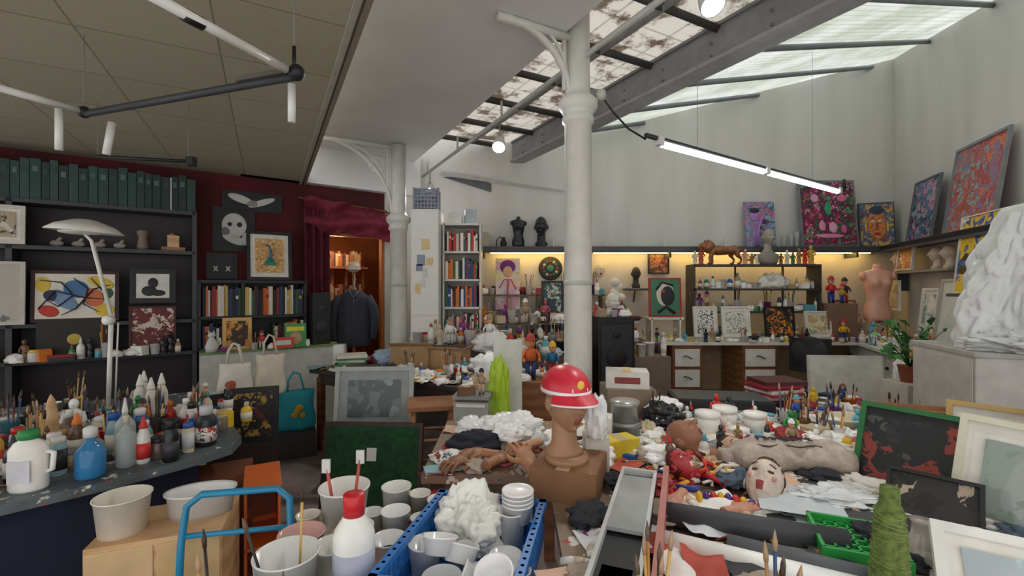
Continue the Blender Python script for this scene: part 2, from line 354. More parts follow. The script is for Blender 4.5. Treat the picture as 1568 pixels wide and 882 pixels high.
def spot(x,y,z,dx,dy,top):
    b=MB(); b.tube([(0,0,top-z),(0,0,.06)],.008,m('888888'),6)
    d=Vector((dx,dy,-1)).normalized(); q=d.to_track_quat('Z','Y').to_matrix().to_4x4()
    b.lathe([(.0,-.1),(.035,-.1),(.045,-.04),(.06,.04),(.065,.09),(.06,.09),(.055,.05)],m('c9c9c4',.35),18,q)
    b.lathe([(0,.085),(.058,.085)],m('ffffff',emit=30,var=0),18,q)
    b.build('track_spotlight',(x,y,z))
    l=bpy.data.lights.new('spot_bulb','SPOT'); l.energy=45; l.spot_size=2.0; l.spot_blend=.7; l.shadow_soft_size=.06; l.color=(1,.98,.95)
    o=bpy.data.objects.new('spot_bulb',l); scene.collection.objects.link(o); o.location=Vector((x,y,z))+d*.12; o.rotation_euler=(-d).to_track_quat('Z','Y').to_euler()
spot(-.12,4.4,3.0,-.1,-.9,3.2); spot(-1.13,6.3,2.98,.1,-.9,3.2); spot(1.05,2.45,3.16,.1,-.6,3.6)
WT=m('e4e4e0',.35); 
b=MB(); b.tube([(-1.13,1.35,2.5),(-.93,1.88,2.5)],.018,WT,10); b.tube([(-1.08,1.5,2.5),(-1.055,1.56,2.5)],.022,BLACK,10)
b.tube([(-.9,1.92,2.49),(-2.19,2.34,2.49)],.018,DGREY,8); b.box((-1.05,1.97,2.51),(.3,.06,.02),m('5a5550'),rz=-.31)
b.tube([(-2.19,2.34,2.5),(-2.35,1.95,2.5)],.017,WT,10); b.ell((-.9,1.91,2.5),.034,BLACK,seg=12); b.ell((-2.19,2.34,2.5),.03,BLACK,seg=12)
b.tube([(-.93,1.93,2.46),(-.93,1.93,2.3)],.016,WT,8); b.tube([(-2.2,2.22,2.47),(-2.2,2.22,2.27)],.016,WT,8); b.tube([(-2.1,2.4,2.47),(-2.13,2.4,2.3)],.018,WT,8)
b.tube([(-.92,1.93,2.5),(-.92,1.93,2.62)],.008,BLACK,6); b.tube([(-.92,1.93,2.62),(-.92,1.93,2.9)],.002,GREYP,6); b.tube([(-2.19,2.34,2.5),(-2.19,2.34,2.9)],.002,GREYP,6)
b.build('ceiling_lamp_frame')
b=MB(); b.tube([(-2.9,3.2,2.52),(-2.3,3.25,2.5)],.012,BLACK,6); b.box((-2.28,3.25,2.5),(.05,.05,.06),BLACK); b.tube([(-2.9,3.2,2.52),(-2.9,3.2,2.9)],.002,GREYP,6);b.tube([(-2.3,3.25,2.52),(-2.3,3.25,2.9)],.002,GREYP,6); b.build('ceiling_lamp_arm')
# ------------------------------------------------------------------ generic objects
def frame(name,w,h,am,fm,fw,loc,rz,tilt=0,mat=0,dep=.03,matm=None):
    b=MB(); y=0
    for c,d in (((0,y,fw/2),(w,dep,fw)),((0,y,h-fw/2),(w,dep,fw)),((-w/2+fw/2,y,h/2),(fw,dep,h-2*fw)),((w/2-fw/2,y,h/2),(fw,dep,h-2*fw))): b.box(c,d,fm)
    b.box((0,.006,h/2),(w-2*fw+.002,dep*.5,h-2*fw+.002),(matm or m('e6e3da')) if mat else am)
    if mat: b.box((0,-.004,h/2),(w-2*fw-2*mat,.004+dep*.3,h-2*fw-2*mat),am)
    return b.build(name,loc,rz,-tilt)
def books(b,x0,x1,y,z,hmax,dep,cols,M=None,wmin=.014,wmax=.04,hv=.3):
    x=x0
    while x<x1-.01:
        w=min(R(wmin,wmax),x1-x); h=hmax*R(1-hv,1); c=random.choice(cols)
        b.box((x+w/2,y+R(-.01,.01),z+h/2),(w*.95,dep,h),m(c,.6,var=.05),M)
        if random.random()<.5: b.box((x+w/2,y-dep/2-.001,z+h*R(.55,.8)),(w*.7,.004,h*.12),m(random.choice(['e8e0c8','c9a640','20202a']),.6),M)
        x+=w
def cup(name,r0,r1,h,mat,loc,fill=None,brushes=0,rim=False):
    b=MB(); b.lathe([(0,0),(r0,0),(r1,h),(r1*1.05,h),(r1*1.05,h-.005) if rim else (r1,h),(r1-.003,h-.003),(r0-.003,.005),(0,.005)],mat,24)
    if fill: b.lathe([(0,h*.3),(r0+(r1-r0)*.3-.004,h*.3)],fill,20)
    for i in range(brushes):
        a=R(0,6.28); l=h*R(1.5,2.1); rr=r0*.6; k=R(.6,1.3)
        p=(rr*math.cos(a),rr*math.sin(a),.01); q=(r1*math.cos(a)*k,r1*math.sin(a)*k,l)
        b.tube([p,q],[.003,.004],m(random.choice(['c08a50','7a2a20','202020','d8b060','3a5a8a']),.4),6)
        d=(Vector(q)-Vector(p)).normalized(); b.tube([q,Vector(q)+d*.02,Vector(q)+d*.045],[.005,.006,.001],m(random.choice(['3a2a1a','b09070','6a5a4a'])),6)
    return b.build(name,loc)
def bottle(name,r,h,mat,cap,loc,neck=.35,label=None,caph=.12,nozzle=False):
    b=MB(); s=h*(.62); rn=r*neck
    b.lathe([(0,0),(r*.92,0),(r,.008),(r,s),(r*.9,s+.06*h),(rn*1.2,s+.18*h),(rn,s+.22*h),(rn,h*(1-caph))],mat,24)
    if nozzle: b.lathe([(rn*1.25,h*.84),(rn*1.2,h*.88),(rn*.3,h*1.12),(0,h*1.13)],cap,16)
    else: b.lathe([(rn*1.25,h*(1-caph)-.01),(rn*1.25,h),(rn*1.1,h+.003),(0,h+.003)],cap,20)
    if label: b.lathe([(r+.001,s*.2),(r+.0015,s*.8)],label,24)
    return b.build(name,loc,R(0,6))
def spraycan(loc,c,h=.19,r=.032):
    b=MB(); b.lathe([(0,0),(r,0),(r,.005),(r,h*.8),(r*.8,h*.86),(r*.5,h*.88)],m(c,.3),22); b.lathe([(r+.001,h*.15),(r+.001,h*.7)],m(random.choice(['e8e4da','d8d8dc','2a2a30','c8302c'])),22); b.lathe([(r*.85,h*.84),(r*.85,h),(r*.6,h*1.03),(0,h*1.03)],m(random.choice(['e8e8e4','c8302c','2a2a2c','3a6ab0']),.35),20)
    b.lathe([(r*.99,0),(r*1.05,.003),(r*.99,.006)],m('b8b8b8',.3,.8),20); b.build('spray_can',loc,R(0,6))
def jar(name,r,h,mat,lid,loc):
    b=MB(); b.lathe([(0,0),(r*.95,0),(r,.006),(r,h*.75),(r*.85,h*.83)],mat,22); b.lathe([(r*.9,h*.8),(r*.93,h*.81),(r*.93,h),(0,h)],lid,22)
    return b.build(name,loc,R(0,6))
def crumple(name,r,mat,loc,rz=0,amp=.35,f=2.0,seg=44,flat=True,seed=None,zs=1,sharp=.3):
    """crumpled film / cloth: broad lobes + faceted creases (voronoi cell borders)"""
    sd=R(0,50) if seed is None else seed
    def fn(p):
        w=Vector((p.x+sd,p.y,p.z*zs))
        n1=noise.noise(w*f)
        v1=noise.voronoi(w*f*.95+Vector((.3*n1,0,0)))[0]; v2=noise.voronoi(w*f*2.3)[0]; n3=1-abs(noise.noise(w*f*3.1))*3
        q=p*(.92+amp*.9*n1+amp*.8*(min(v1[1]-v1[0],.5)-.2)+amp*.45*(min(v2[1]-v2[0],.5)-.2)+amp*.1*n3)
        if flat and q.z<-.5: q.z=-.5-(q.z+.5)*.05
        return q
    b=MB(); b.ell((0,0,r[2]*.52),r,mat,seg=seg,fn=fn); return b.build(name,loc,rz)
def carton(name,w,d,h,mat,loc,rz=0,openf=False,label=None):
    b=MB(); t=.005
    b.box((0,0,t/2),(w,d,t),mat)
    for c,s in (((0,-d/2,h/2),(w,t,h)),((0,d/2,h/2),(w,t,h)),((-w/2,0,h/2),(t,d,h)),((w/2,0,h/2),(t,d,h))): b.box(c,s,mat)
    if openf:
        b.box((0,-d/2-.03,h+.02),(w,t,.08),mat,rx=1.0); b.box((w/2+.03,0,h+.02),(t,d,.08),mat,ry=.9)
    else:
        b.box((-w/4,0,h),(w/2-.002,d,t),mat); b.box((w/4,0,h),(w/2-.002,d,t),mat); b.box((0,0,h+.003),(.05,d+.002,.002),m('c9b48c',.3))
    if label: b.box((0,-d/2-.003,h*.5),(w*.6,.002,h*.4),label)
    return b.build(name,loc,rz)
def doll(name,h,loc,rz=0,coat='b5242c',leg='203a7a',skin='d9a684',hat='b5242c'):
    b=MB(); s=h; c=m(coat);l=m(leg);k=m(skin)
    b.lathe([(0,.42*s),(.13*s,.42*s),(.12*s,.55*s),(.1*s,.66*s),(.04*s,.7*s)],c,16)
    for g in (-1,1):
        b.tube([(g*.06*s,0,.45*s),(g*.07*s,-.01*s,.22*s),(g*.07*s,0,.03*s)],[.06*s,.05*s,.04*s],l,10); b.ell((g*.07*s,-.04*s,.025*s),(.04*s,.08*s,.027*s),BLACK,seg=10)
        b.tube([(g*.1*s,0,.65*s),(g*.19*s,-.03*s,.52*s),(g*.17*s,-.1*s,.44*s)],[.04*s,.035*s,.03*s],c,10); b.ell((g*.17*s,-.12*s,.43*s),.035*s,k,seg=10)
        b.ell((g*.035*s,-.1*s,.82*s),.014*s,BLACK,seg=8)
    b.ell((0,0,.8*s),(.1*s,.105*s,.115*s),k,seg=18); b.ell((0,-.115*s,.79*s),.022*s,k,seg=8)
    b.lathe([(.125*s,.86*s),(.11*s,.87*s),(.1*s,.93*s),(.05*s,1.0*s),(0,1.02*s)],m(hat),16)
    return b.build(name,loc,rz)
def bust(name,mat,h,loc,rz=0,**k):
    b=MB(); b.head(Matrix.Identity(4),mat,**k)
    b.lathe([(.07,-.26),(.07,-.22)],mat,20)
    s=h/.385; return b.build(name,(loc[0],loc[1],loc[2]+.26*s),rz,sc=s)
def figurine(name,h,mat,loc,rz=0):
    b=MB(); s=h
    b.lathe([(0,0),(.2*s,0),(.2*s,.05*s),(.12*s,.07*s),(.15*s,.3*s),(.1*s,.5*s),(.16*s,.66*s),(.12*s,.74*s),(.05*s,.78*s)],mat,14,sy=.8)
    b.ell((0,-.01*s,.88*s),(.085*s,.09*s,.12*s),mat,seg=14); b.ell((0,-.1*s,.87*s),.02*s,mat,seg=6)
    for g in (-1,1): b.tube([(g*.14*s,0,.7*s),(g*.2*s,-.03*s,.52*s),(g*.08*s,-.13*s,.44*s)],[.045*s,.04*s,.03*s],mat,8)
    return b.build(name,loc,rz)
def bookstack(name,loc,rz,n,w=.22,d=.16,cols=('8a2a2a','203a5a','d8d0c0','b0a080','303030')):
    b=MB(); z=0
    for i in range(n):
        t=R(.012,.035); b.box((R(-.015,.015),R(-.015,.015),z+t/2),(w*R(.8,1),d*R(.85,1),t*.96),m(random.choice(cols),.6,var=.05),rz=R(-.2,.2)); z+=t
    return b.build(name,loc,rz)
def sheets(name,loc,n,spread,cols,size=(.21,.29),am=None):
    b=MB()
    for i in range(n):
        x,y=R(-spread,spread),R(-spread,spread)*.7; mt=(am[i%len(am)] if am and i%2==0 else m(random.choice(cols),.7,var=.06)); a=R(0,3)
        w,d=size[0]*R(.5,1),size[1]*R(.5,1); ph=R(0,6)
        b.grid(lambda u,v:((u-.5)*w,(v-.5)*d,.005*math.sin(5*u+ph)*math.sin(4*v+ph)+.005),6,6,mt,T(x,y,.003*i+.002,rz=a))
    return b.build(name,loc)
PALS=['c8322c','2a5aa8','e8c030','2f8a4a','e8e6e0','e07a28','8a3a8a','20202a','d8b898','5aa8b8','b85a6a','f0f0ec','f0f0ec','a88a60','d8d8d0','f0f0ec','d8c8b0','7a5a40','b09878','3a3a3e','8a8a80']
def small(x,y,z,s=1):
    k=random.random(); c=random.choice(PALS); mc=m(c,.25)
    if k<.2: return jar('paint_jar',R(.022,.04)*s,R(.05,.09)*s,random.choice([mc,CLEAR,m('efeee8')]),m(random.choice(PALS),.4),(x,y,z))
    if k<.42: return bottle('paint_bottle',R(.018,.032)*s,R(.1,.18)*s,mc,m(random.choice(PALS)),(x,y,z),label=m('e8e4da'),nozzle=random.random()<.4)
    if k<.52: return cup('brush_cup',R(.025,.033)*s,R(.033,.042)*s,R(.08,.12)*s,random.choice([CLEAR,mc]),(x,y,z),brushes=random.randint(3,6))
    if k<.6: return cup('plastic_cup',.028*s,.036*s,R(.06,.1)*s,m('f4f3ee',.4),(x,y,z))
    if k<.7: return figurine('figurine',R(.12,.22)*s,mc,(x,y,z),R(-.6,.6))
    if k<.79: return carton('small_box',R(.06,.14)*s,R(.05,.1)*s,R(.04,.09)*s,m(c,.7),(x,y,z),R(-1,1))
    if k<.9: return crumple('crumpled_paper',(R(.05,.08)*s,R(.04,.06)*s,R(.03,.055)*s),m('f2f0ea',.8),(x,y,z),seg=26)
    if k<.95: return doll('doll',R(.14,.22)*s,(x,y,z),R(-.5,.5),random.choice(PALS),random.choice(PALS),hat=random.choice(PALS))
    return bookstack('book_stack',(x,y,z),R(-1,1),random.randint(2,4),.16*s,.12*s)
def container(x,y,z,s=1):
    k=random.random(); c=random.choice(['20242a','e8e6e0','c8302c','2a5a9a','d8c8a0','3a3a40','8ab0b8','b8b8b4','e0b040','6a4a3a'])
    if k<.3: spraycan((x,y,z),c,R(.15,.21)*s,R(.026,.034)*s)
    elif k<.7: bottle('paint_bottle',R(.025,.04)*s,R(.14,.24)*s,m(c,.22,alpha=.9),m(random.choice(PALS)),(x,y,z),R(.3,.55),label=m(random.choice(['e8e4da','c8302c','e8d880'])),nozzle=random.random()<.3)
    else: jar('glass_jar',R(.03,.045)*s,R(.07,.12)*s,m(c,.15,alpha=.85),m(random.choice(PALS),.35),(x,y,z))
def scatter(cx,cy,w,d,rz,z,n,s=1,md=.075,avoid=(),fn=None):
    pts=[];tr=0
    while len(pts)<n and tr<n*30:
        tr+=1; a,c=R(-w/2,w/2),R(-d/2,d/2)
        x=cx+a*math.cos(rz)-c*math.sin(rz); y=cy+a*math.sin(rz)+c*math.cos(rz)
        if any((x-p)**2+(y-q)**2<(md*s)**2 for p,q in pts) or any((x-p)**2+(y-q)**2<rr*rr for p,q,rr in avoid): continue
        pts.append((x,y)); (fn or small)(x,y,z,s)
def lying(x,y,z,s=1):
    """flat studio litter: brushes, tubes, pencils, rags, scraps, tape, scissors"""
    k=random.random(); c=random.choice(PALS); a=R(0,6.28); b=MB(); mc=m(c,.45)
    if k<.18:
        l=R(.12,.22)*s; b.tube([(-l/2,0,.006),(l*.3,0,.006)],[.003,.005],m(random.choice(['c08a50','7a2a20','202020','d8b060']),.4),6); b.tube([(l*.3,0,.006),(l*.42,0,.006)],.005,m('b8b8b8',.3,.8),8); b.tube([(l*.42,0,.006),(l*.5,0,.007)],[.006,.001],m('4a3a2a'),6); b.build('paint_brush',(x,y,z),a)
    elif k<.38:
        l=R(.08,.13)*s; b.tube([(-l/2,0,.003),(-l/4,0,.012),(l*.35,0,.014),(l*.4,0,.008)],[.013*s,.013*s,.013*s,.006*s],m('e6e4de',.3),12,sy=.7); b.tube([(-l*.15,0,.0125),(l*.15,0,.0135)],.0142*s,mc,12,sy=.72); b.tube([(l*.4,0,.008),(l*.52,0,.008)],.008*s,m('202022'),10); b.build('paint_tube',(x,y,z),a)
    elif k<.64:
        w,d=R(.06,.16)*s,R(.07,.18)*s; ph=R(0,6); am=R(.004,.016)
        b.grid(lambda u,v:((u-.5)*w,(v-.5)*d,am*math.sin(6*u+ph)*math.sin(5*v+ph)+am+.002),7,7,m(random.choice(['f6f4ee','f0eadc','e0e4e8','c8a888','e0b8a0','f6f4ee','3a3a3e','b84a3a','8ab0b8']),.7)); b.build('paper_scrap',(x,y,z),a)
    elif k<.82:
        crumple('paint_rag',(R(.04,.09)*s,R(.04,.07)*s,R(.02,.035)*s),m(random.choice(['f0eee8','c8bca8','9a3a3a','5a6a7a','e0dcd4','b0a090','303238','f0eee8']),.9),(x,y,z),a,.5,2.2,28)
    elif k<.87:
        b.tube([(.022*s*math.cos(t*.5236),.022*s*math.sin(t*.5236),.009) for t in range(13)],.009,mc,8); b.build('tape_roll',(x,y,z))
    elif k<.93:
        b.lathe([(0,0),(.03*s,0),(.033*s,.008),(.03*s,.01),(.028*s,.004),(0,.004)],m('e6e4de',.4),20); b.ell((0,0,.006),(.018*s,.015*s,.004),mc,seg=10); b.build('palette_dish',(x,y,z))
    else:
        for g in (-1,1):
            b.box((.035*s,g*.004,.005),(.08*s,.008,.003),m('b8b8b8',.25,.9),rz=g*.12); b.tube([((-.03+.016*math.cos(t*.7854))*s,(g*.016+.012*math.sin(t*.7854))*s,.006) for t in range(9)],.0035,m(random.choice(['c83a2a','e07a28','202022'])),6)
        b.build('scissors',(x,y,z),a)
def bagmix(x,y,z,s=1):
    c=random.choice([PBAG,PBAG,m('d8e0e8',.25,alpha=.9),m('c8b898',.8),m('26282e',.4),m('a83a40',.8)])
    crumple('plastic_bag' if c is PBAG else 'cloth_bundle',(R(.08,.15)*s,R(.07,.11)*s,R(.05,.1)*s),c,(x,y,z),R(0,3),.42,2.0,48)
def table(name,poly,z,t,mat,legm,legs,lr=.025):
    b=MB(); b.prism(poly,z-t,z,mat)
    for (x,y) in legs: b.box((x,y,(z-t)/2),(lr*2,lr*2,z-t),legm)
    return b.build(name)
# ------------------------------------------------------------------ BACK WALL
SH=m('4a4b50',.5)
b=MB(); b.box((2.26,6.45,2.14),(5.72,.3,.05),SH); b.box((2.26,6.3,2.13),(5.72,.02,.085),SH); 
for x in (-.4,.9,2.2,3.5,4.8): b.box((x,6.47,2.07),(.03,.24,.09),SH)
b.build('wall_shelf')
b=MB(); b.box((1.95,.16,0),(3.8,.3,.05),SH); b.box((1.95,.02,-.01),(3.8,.02,.085),SH); b.build('wall_shelf',RW(.0,.32,2.14),RR)
WARM=m('ffcf70',emit=17,var=0)
b=MB(); b.box((3.1,6.45,2.1),(3.9,.03,.02),WARM); b.build('led_strip'); b=MB(); b.box((.35,6.45,2.1),(1.3,.03,.02),WARM); b.build('led_strip')
SZ=2.166
carton('cardboard_box',.26,.2,.21,m('b9ae98',.8),(-.46,6.45,SZ),.1)
def torso(name,mat,h,loc,rz=0,rx=0,female=True,ry=0,letter=None,wr=0):
    b=MB()
    def fn(p):
        x,y,z=p
        if female and y<0:
            for g in (-1,1): y-=.055*math.exp(-((x-g*.075)/.055)**2-((z-.5)/.06)**2)
        if wr:
            k=1+wr*noise.noise(Vector((x*9,y*9,z*22))); x*=k; y*=k
        return (x,y,z)
    S=[(0,.12,.09,0,0),(.02,.155,.11,0,0),(.1,.165,.115,0,.01),(.17,.155,.105,0,.01),(.26,.122,.09,0,0),(.33,.125,.09,0,0),(.42,.145,.1,0,0),(.5,.158,.105,0,0),(.57,.17,.1,0,0),(.62,.18,.085,0,.005),(.655,.165,.07,0,.01),(.675,.1,.06,0,.01),(.69,.055,.052,0,.012),(.75,.048,.048,0,.005),(.76,.03,.03,0,.0)]
    D=[]
    for i in range(len(S)-1):
        for k in range(3): D.append(tuple(S[i][j]+(S[i+1][j]-S[i][j])*k/3 for j in range(5)))
    D.append(S[-1]); b.loft(D,mat,40,None,fn)
    for g in (-1,1):
        b.ell((g*.175,.0,.595),(.045,.055,.06),mat,seg=16); b.loft([(-.03,.06,.075,g*.08,0),(.05,.075,.09,g*.075,.0)],mat,18)
    if letter:
        for i in range(8):
            z=.18+i*.045; y=-.1
            for q in ((-.02,0),(.02,0)): 
                if (i+int(q[0]*50))%3: b.tube([(q[0],y-.012,z),(q[0]+.02,y-.011,z+.012)],.005,letter,5)
            b.tube([(-.02,y-.012,z+.02),(.03,y-.012,z+.02)],.0045,letter,5)
        b.tube([(.07+.02*math.sin(t),-.09,.15+t*.03) for t in range(14)],.005,letter,5); b.tube([(-.07+.02*math.sin(t),-.09,.15+t*.03) for t in range(14)],.005,letter,5)
    s=h/.79
    return b.build(name,(loc[0],loc[1],loc[2]+.03*s),rz,rx,ry,sc=s)
torso('dress_form',m('24252c',.35),.44,(.09,6.44,SZ),.3)
bust('mannequin_head',m('26272d',.35),.44,(.41,6.44,SZ),-.2)
b=MB(); b.lathe([(0,0),(.05,0),(.04,.02),(.045,.08),(.02,.12),(.025,.15)],BLACK,16); b.tube([(-.1,0,0),(-.1,0,.1),(-.05,0,.16),(0,0,.1)],.008,BLACK,6); b.build('vase',(-.12,6.45,SZ))
for x in (.58,1.33,2.15,3.02): 
    b=MB(); b.lathe([(0,0),(.03,0),(.03,.01),(.02,.02),(.018,.14),(0,.145)],m('c9c6be'),12); b.build('candle_stick',(x,6.45,SZ))
b=MB(); b.box((0,0,.33),(.42,.03,.66),art(['6a7a9a','8aa8b8','2a3a4a','9a7aa0','3a5a6a','c86a8a'],14,1)); q1=m('b07ac0'); q2=m('24283a')
b.tube([(-.08,-.02,.02),(-.06,-.02,.25),(.0,-.02,.4),(.1,-.02,.38)],[.07,.08,.07,.03],q1,12,sy=.2); b.ell((-.08,-.022,.46),(.06,.01,.08),q1); b.tube([(.0,-.022,.3),(.12,-.022,.16)],[.04,.03],q1,10,sy=.2); b.ell((-.08,-.03,.53),(.07,.01,.04),q2); b.build('figure_painting',(3.5,6.42,SZ),0,-.12)
b=MB(); b.box((0,0,.48),(.8,.03,.96),m('8a8d90',.3,.5)); b.box((0,-.012,.48),(.74,.014,.9),art(['6e2040','2f6a4a','d83a78','204a38','8a2454','3a2a44','4a9a6a','e890b8'],15,2))
for x,z,w_,h_,c in ((0,.86,.12,.03,'e8b8d0'),(-.18,.7,.06,.06,'d8a0c0'),(.2,.7,.07,.05,'e070a0'),(-.1,.3,.05,.07,'e890b8'),(.05,.28,.06,.08,'e8a8c8'),(.2,.26,.04,.06,'d86098'),(0,.16,.2,.03,'e890b8'),(.0,.55,.05,.1,'3aa070')): b.ell((x,-.018,z),(w_,.004,h_),m(c),seg=14)
b.build('flower_painting',(4.43,6.36,SZ),0,-.12)
for i,x in enumerate((3.82,3.92,4.0)): cup('glass_vase',.02,.035,.16+.03*i,CLEAR,(x,6.42,SZ))
def facepaint(w,h,bg,fc,loc,rz,tilt,fm):
    b=MB(); b.box((0,0,h/2),(w,.03,h),fm); b.box((0,-.012,h/2),(w-.03,.012,h-.03),bg)
    for i,(c,s,q) in enumerate((((0,.5),(.26,.36),fc),((0,.82),(.2,.1),m('2c3a4a')),((-.1,.58),(.06,.03),m('e8e0d0')),((.1,.58),(.06,.03),m('e8e0d0')),((-.1,.58),(.025,.025),BLACK),((.1,.58),(.025,.025),BLACK),((0,.47),(.04,.09),m('8a4a2a')),((0,.3),(.1,.035),m('a03028')),((-.3,.45),(.03,.12),m('d8b040')),((.3,.45),(.03,.12),m('d8b040')))):
        b.ell((c[0]*w,-.019,c[1]*h),(s[0]*w,.003 if q is fc else .006+.0005*i,s[1]*h),q,seg=20)
    return b.build('face_painting',loc,rz,-tilt)
facepaint(.42,.64,art(['4a5a7a','3a4a5a','6a8a90','9a4a3a','c8a050'],13,4),art(['b8683a','d88a50','8a4a2a','c87844'],16,5),(5.1,6.38,SZ),-.35,.12,m('3a3d42'))
def frw(name,s,w,h,am,fm,fw=.02,z=SZ,tl=.14): frame(name,w,h,am,fm,fw,RW(s,.2,z),RR,tl)
frw('painting',1.22,.6,.76,art(['5a7a9a','c84a5a','8ab0b8','2a4a5a','d88a9a','4a3a4a','a8a0a0'],11,5),m('6a6d70'))
frw('painting',2.2,.86,.93,art(['b0605a','d87a50','6a8aa0','a84a48','8aa8a8','c86a48','8a7a98','b89a80'],10,6,.6),m('8f9194',.35,.4),.03)
WTOP=m('dedcd6',.4)
b=MB(); b.box((3.5,6.24,.88),(3.4,.7,.04),WTOP)
def pedestal(b,x0,x1):
    w=x1-x0;cx=(x0+x1)/2; b.box((cx,6.2,.43),(w,.58,.86),WOODM)
    b.box((cx,5.905,.43),(w,.01,.86),m('7a4a30'))
    for i in range(3):
        z=.17+i*.265; b.box((cx,5.895,z),(w-.06,.02,.225),m('e2dfd8')); b.tube([(cx-.06,5.875,z+.02),(cx-.03,5.86,z+.03),(cx+.06,5.875,z-.01)],.007,BLACK,6)
pedestal(b,2.07,2.45); pedestal(b,2.98,3.42); b.box((1.83,6.24,.43),(.03,.6,.86),m('3a3a3c')); b.box((5.05,6.24,.43),(.03,.6,.86),WTOP); b.box((3.5,6.55,.5),(3.3,.02,.7),m('b09a78'))
b.build('desk',bevel=.003)
b=MB(); b.box((2.05,.37,.88),(3.0,.74,.04),WTOP); b.box((2.05,.4,.43),(2.95,.66,.86),m('d2cfc8'))
for i in range(5):
    b.box((.88+i*.58,.06,.45),(.55,.02,.76),m('dcdad4')); b.ell((.68+i*.58,.035,.7),.02,BLACK,seg=10)
b.build('base_cabinet',RW(0,.76,0),RR,bevel=.003)
b=MB(); SB=m('3e3a37'); 
for z in (1.28,1.58,1.9): b.box((3.23,6.15,z),(1.68,.28,.026),SB)
for x in (2.4,4.06): b.box((x,6.15,1.4),(.024,.28,1.0),SB)
for x in (3.05,3.7): b.box((x,6.25,1.4),(.015,.03,1.0),SB)
b.build('open_shelf')
ZT=1.914
b=MB(); BZ=m('8a5a3a',.35,.3)
b.tube([(-.2,0,.2),(-.1,0,.19),(.03,0,.185),(.14,0,.2),(.2,0,.19)],[.055,.07,.055,.062,.035],BZ,14)
b.ell((-.22,0,.235),(.085,.075,.09),BZ); b.ell((-.29,0,.25),(.055,.045,.045),BZ); b.ell((-.34,0,.235),(.03,.028,.025),BZ)
for g in (-1,1):
    b.ell((-.25,g*.045,.315),(.015,.015,.02),BZ,seg=8)
    f=g*.03
    b.tube([(-.17,g*.035,.18),(-.19+f,g*.04,.09),(-.18+f,g*.04,.02)],[.035,.022,.018],BZ,10); b.ell((-.2+f,g*.04,.014),(.03,.018,.014),BZ,seg=10)
    b.tube([(.15,g*.035,.19),(.12-f,g*.04,.12),(.17-f,g*.04,.07),(.155-f,g*.04,.015)],[.045,.032,.016,.016],BZ,10); b.ell((.14-f,g*.04,.014),(.03,.018,.014),BZ,seg=10)
b.tube([(.2,0,.2),(.26,0,.16),(.29,0,.08),(.32,0,.06)],[.014,.01,.008,.008],BZ,8); b.ell((.325,0,.06),(.022,.015,.015),BZ,seg=8)
b.build('lion_figurine',(2.85,6.12,ZT),0,remesh=.007)
b=MB(); b.head(T(0,0,.36,s=.9),m('9a9488')); b.loft([(0,.1,.08,0,0),(.04,.13,.09,0,0),(.13,.14,.09,0,0),(.17,.06,.05,0,0)],m('8a847a'),20); b.build('portrait_bust',(3.42,6.1,ZT),.1)
for x,c in ((2.45,'c8c4b8'),(2.53,'b04a3a'),(3.12,'d8a080'),(3.21,'8a6a50'),(3.28,'e0d8c8'),(3.6,'8a5a3a'),(3.68,'d8d0c0'),(3.76,'3a6a4a'),(3.84,'a07a58'),(3.92,'c8302c'),(4.0,'c8a040')):
    figurine('figurine',R(.15,.26),m(c),(x,6.12,ZT),R(-.4,.4))
for z in (.9,1.294,1.594):
    for i in range(21):
        x=2.45+i*.08+R(-.01,.01)
        if z>1.5 and 3.3<x<3.72: continue
        small(x,6.13+R(-.04,.04),z,1.25)
crumple('plaster_sculpture',(.18,.08,.14),m('e2e0d8',.6),(3.5,6.12,1.594),amp=.5)
b=MB(); b.box((4.32,6.1,1.15),(.4,.26,.5),m('8a6a5a')); b.build('wooden_box')
doll('toy_figure',.36,(4.22,6.05,1.4),0,'c8242c','203a9a','d9a684','c8242c'); doll('toy_figure',.34,(4.42,6.08,1.4),-.2,'2a2a30','c8242c','d9a684','202024'); doll('toy_figure',.3,(4.3,5.93,.9),-.2,'e8b020','2a4a9a'); doll('toy_figure',.26,(4.33,6.0,1.4),.2,'c8a030','2a4a9a','d9a684','c8242c')
b=MB(); b.box((2.02,6.1,1.2),(.46,.25,.03),WTOP);b.box((1.83,6.1,1.05),(.02,.25,.3),WTOP);b.box((2.2,6.1,1.05),(.02,.25,.3),WTOP); b.build('desk_riser')
for x in (1.9,1.98,2.06,2.14): small(x,6.0,.9,.85)
b=MB(); b.box((0,0,.26),(.43,.03,.52),m('a82a2a')); b.box((0,-.012,.26),(.38,.014,.47),m('3f7a5a')); b.ell((0,-.02,.3),(.12,.004,.16),m('d8d2c0'),seg=20); b.ell((.03,-.024,.28),(.09,.004,.13),m('1c2226'),seg=20); b.ell((-.03,-.027,.34),(.03,.003,.02),m('c83a2a'),seg=12); b.tube([(-.1,-.024,.06),(.0,-.024,.14),(.12,-.024,.05)],.02,m('1c2226'),6)
b.tube([(-.12,-.022,.36),(-.04,-.022,.46),(.1,-.022,.42)],.015,m('1c2226'),6); b.build('portrait_painting',(2.03,6.05,1.215),0,-.08)
INK=art(['e8e6e0','1c1c1e','e8e6e0','4a4a4a'],22,8)
frame('picture_frame',.31,.4,INK,m('dddad2'),.02,(2.53,5.96,.96),0,.12,.03)
frame('picture_frame',.38,.4,art(['e4e2da','3a3a3a','e4e2da'],26,9),m('e6e4de'),.02,(2.93,5.96,.96),.05,.12,.04)
frame('picture_frame',.38,.4,art(['1c1c20','e07a28','1c1c20','3a4a2a','d8a030'],16,10),BLACK,.02,(3.5,5.96,.96),-.05,.12,.0)
frame('picture_frame',.34,.34,art(['e8d8b0','c8a060','7a9aa0'],14,11),WTOP,.02,(4.0,5.96,.96),0,.12,.03)
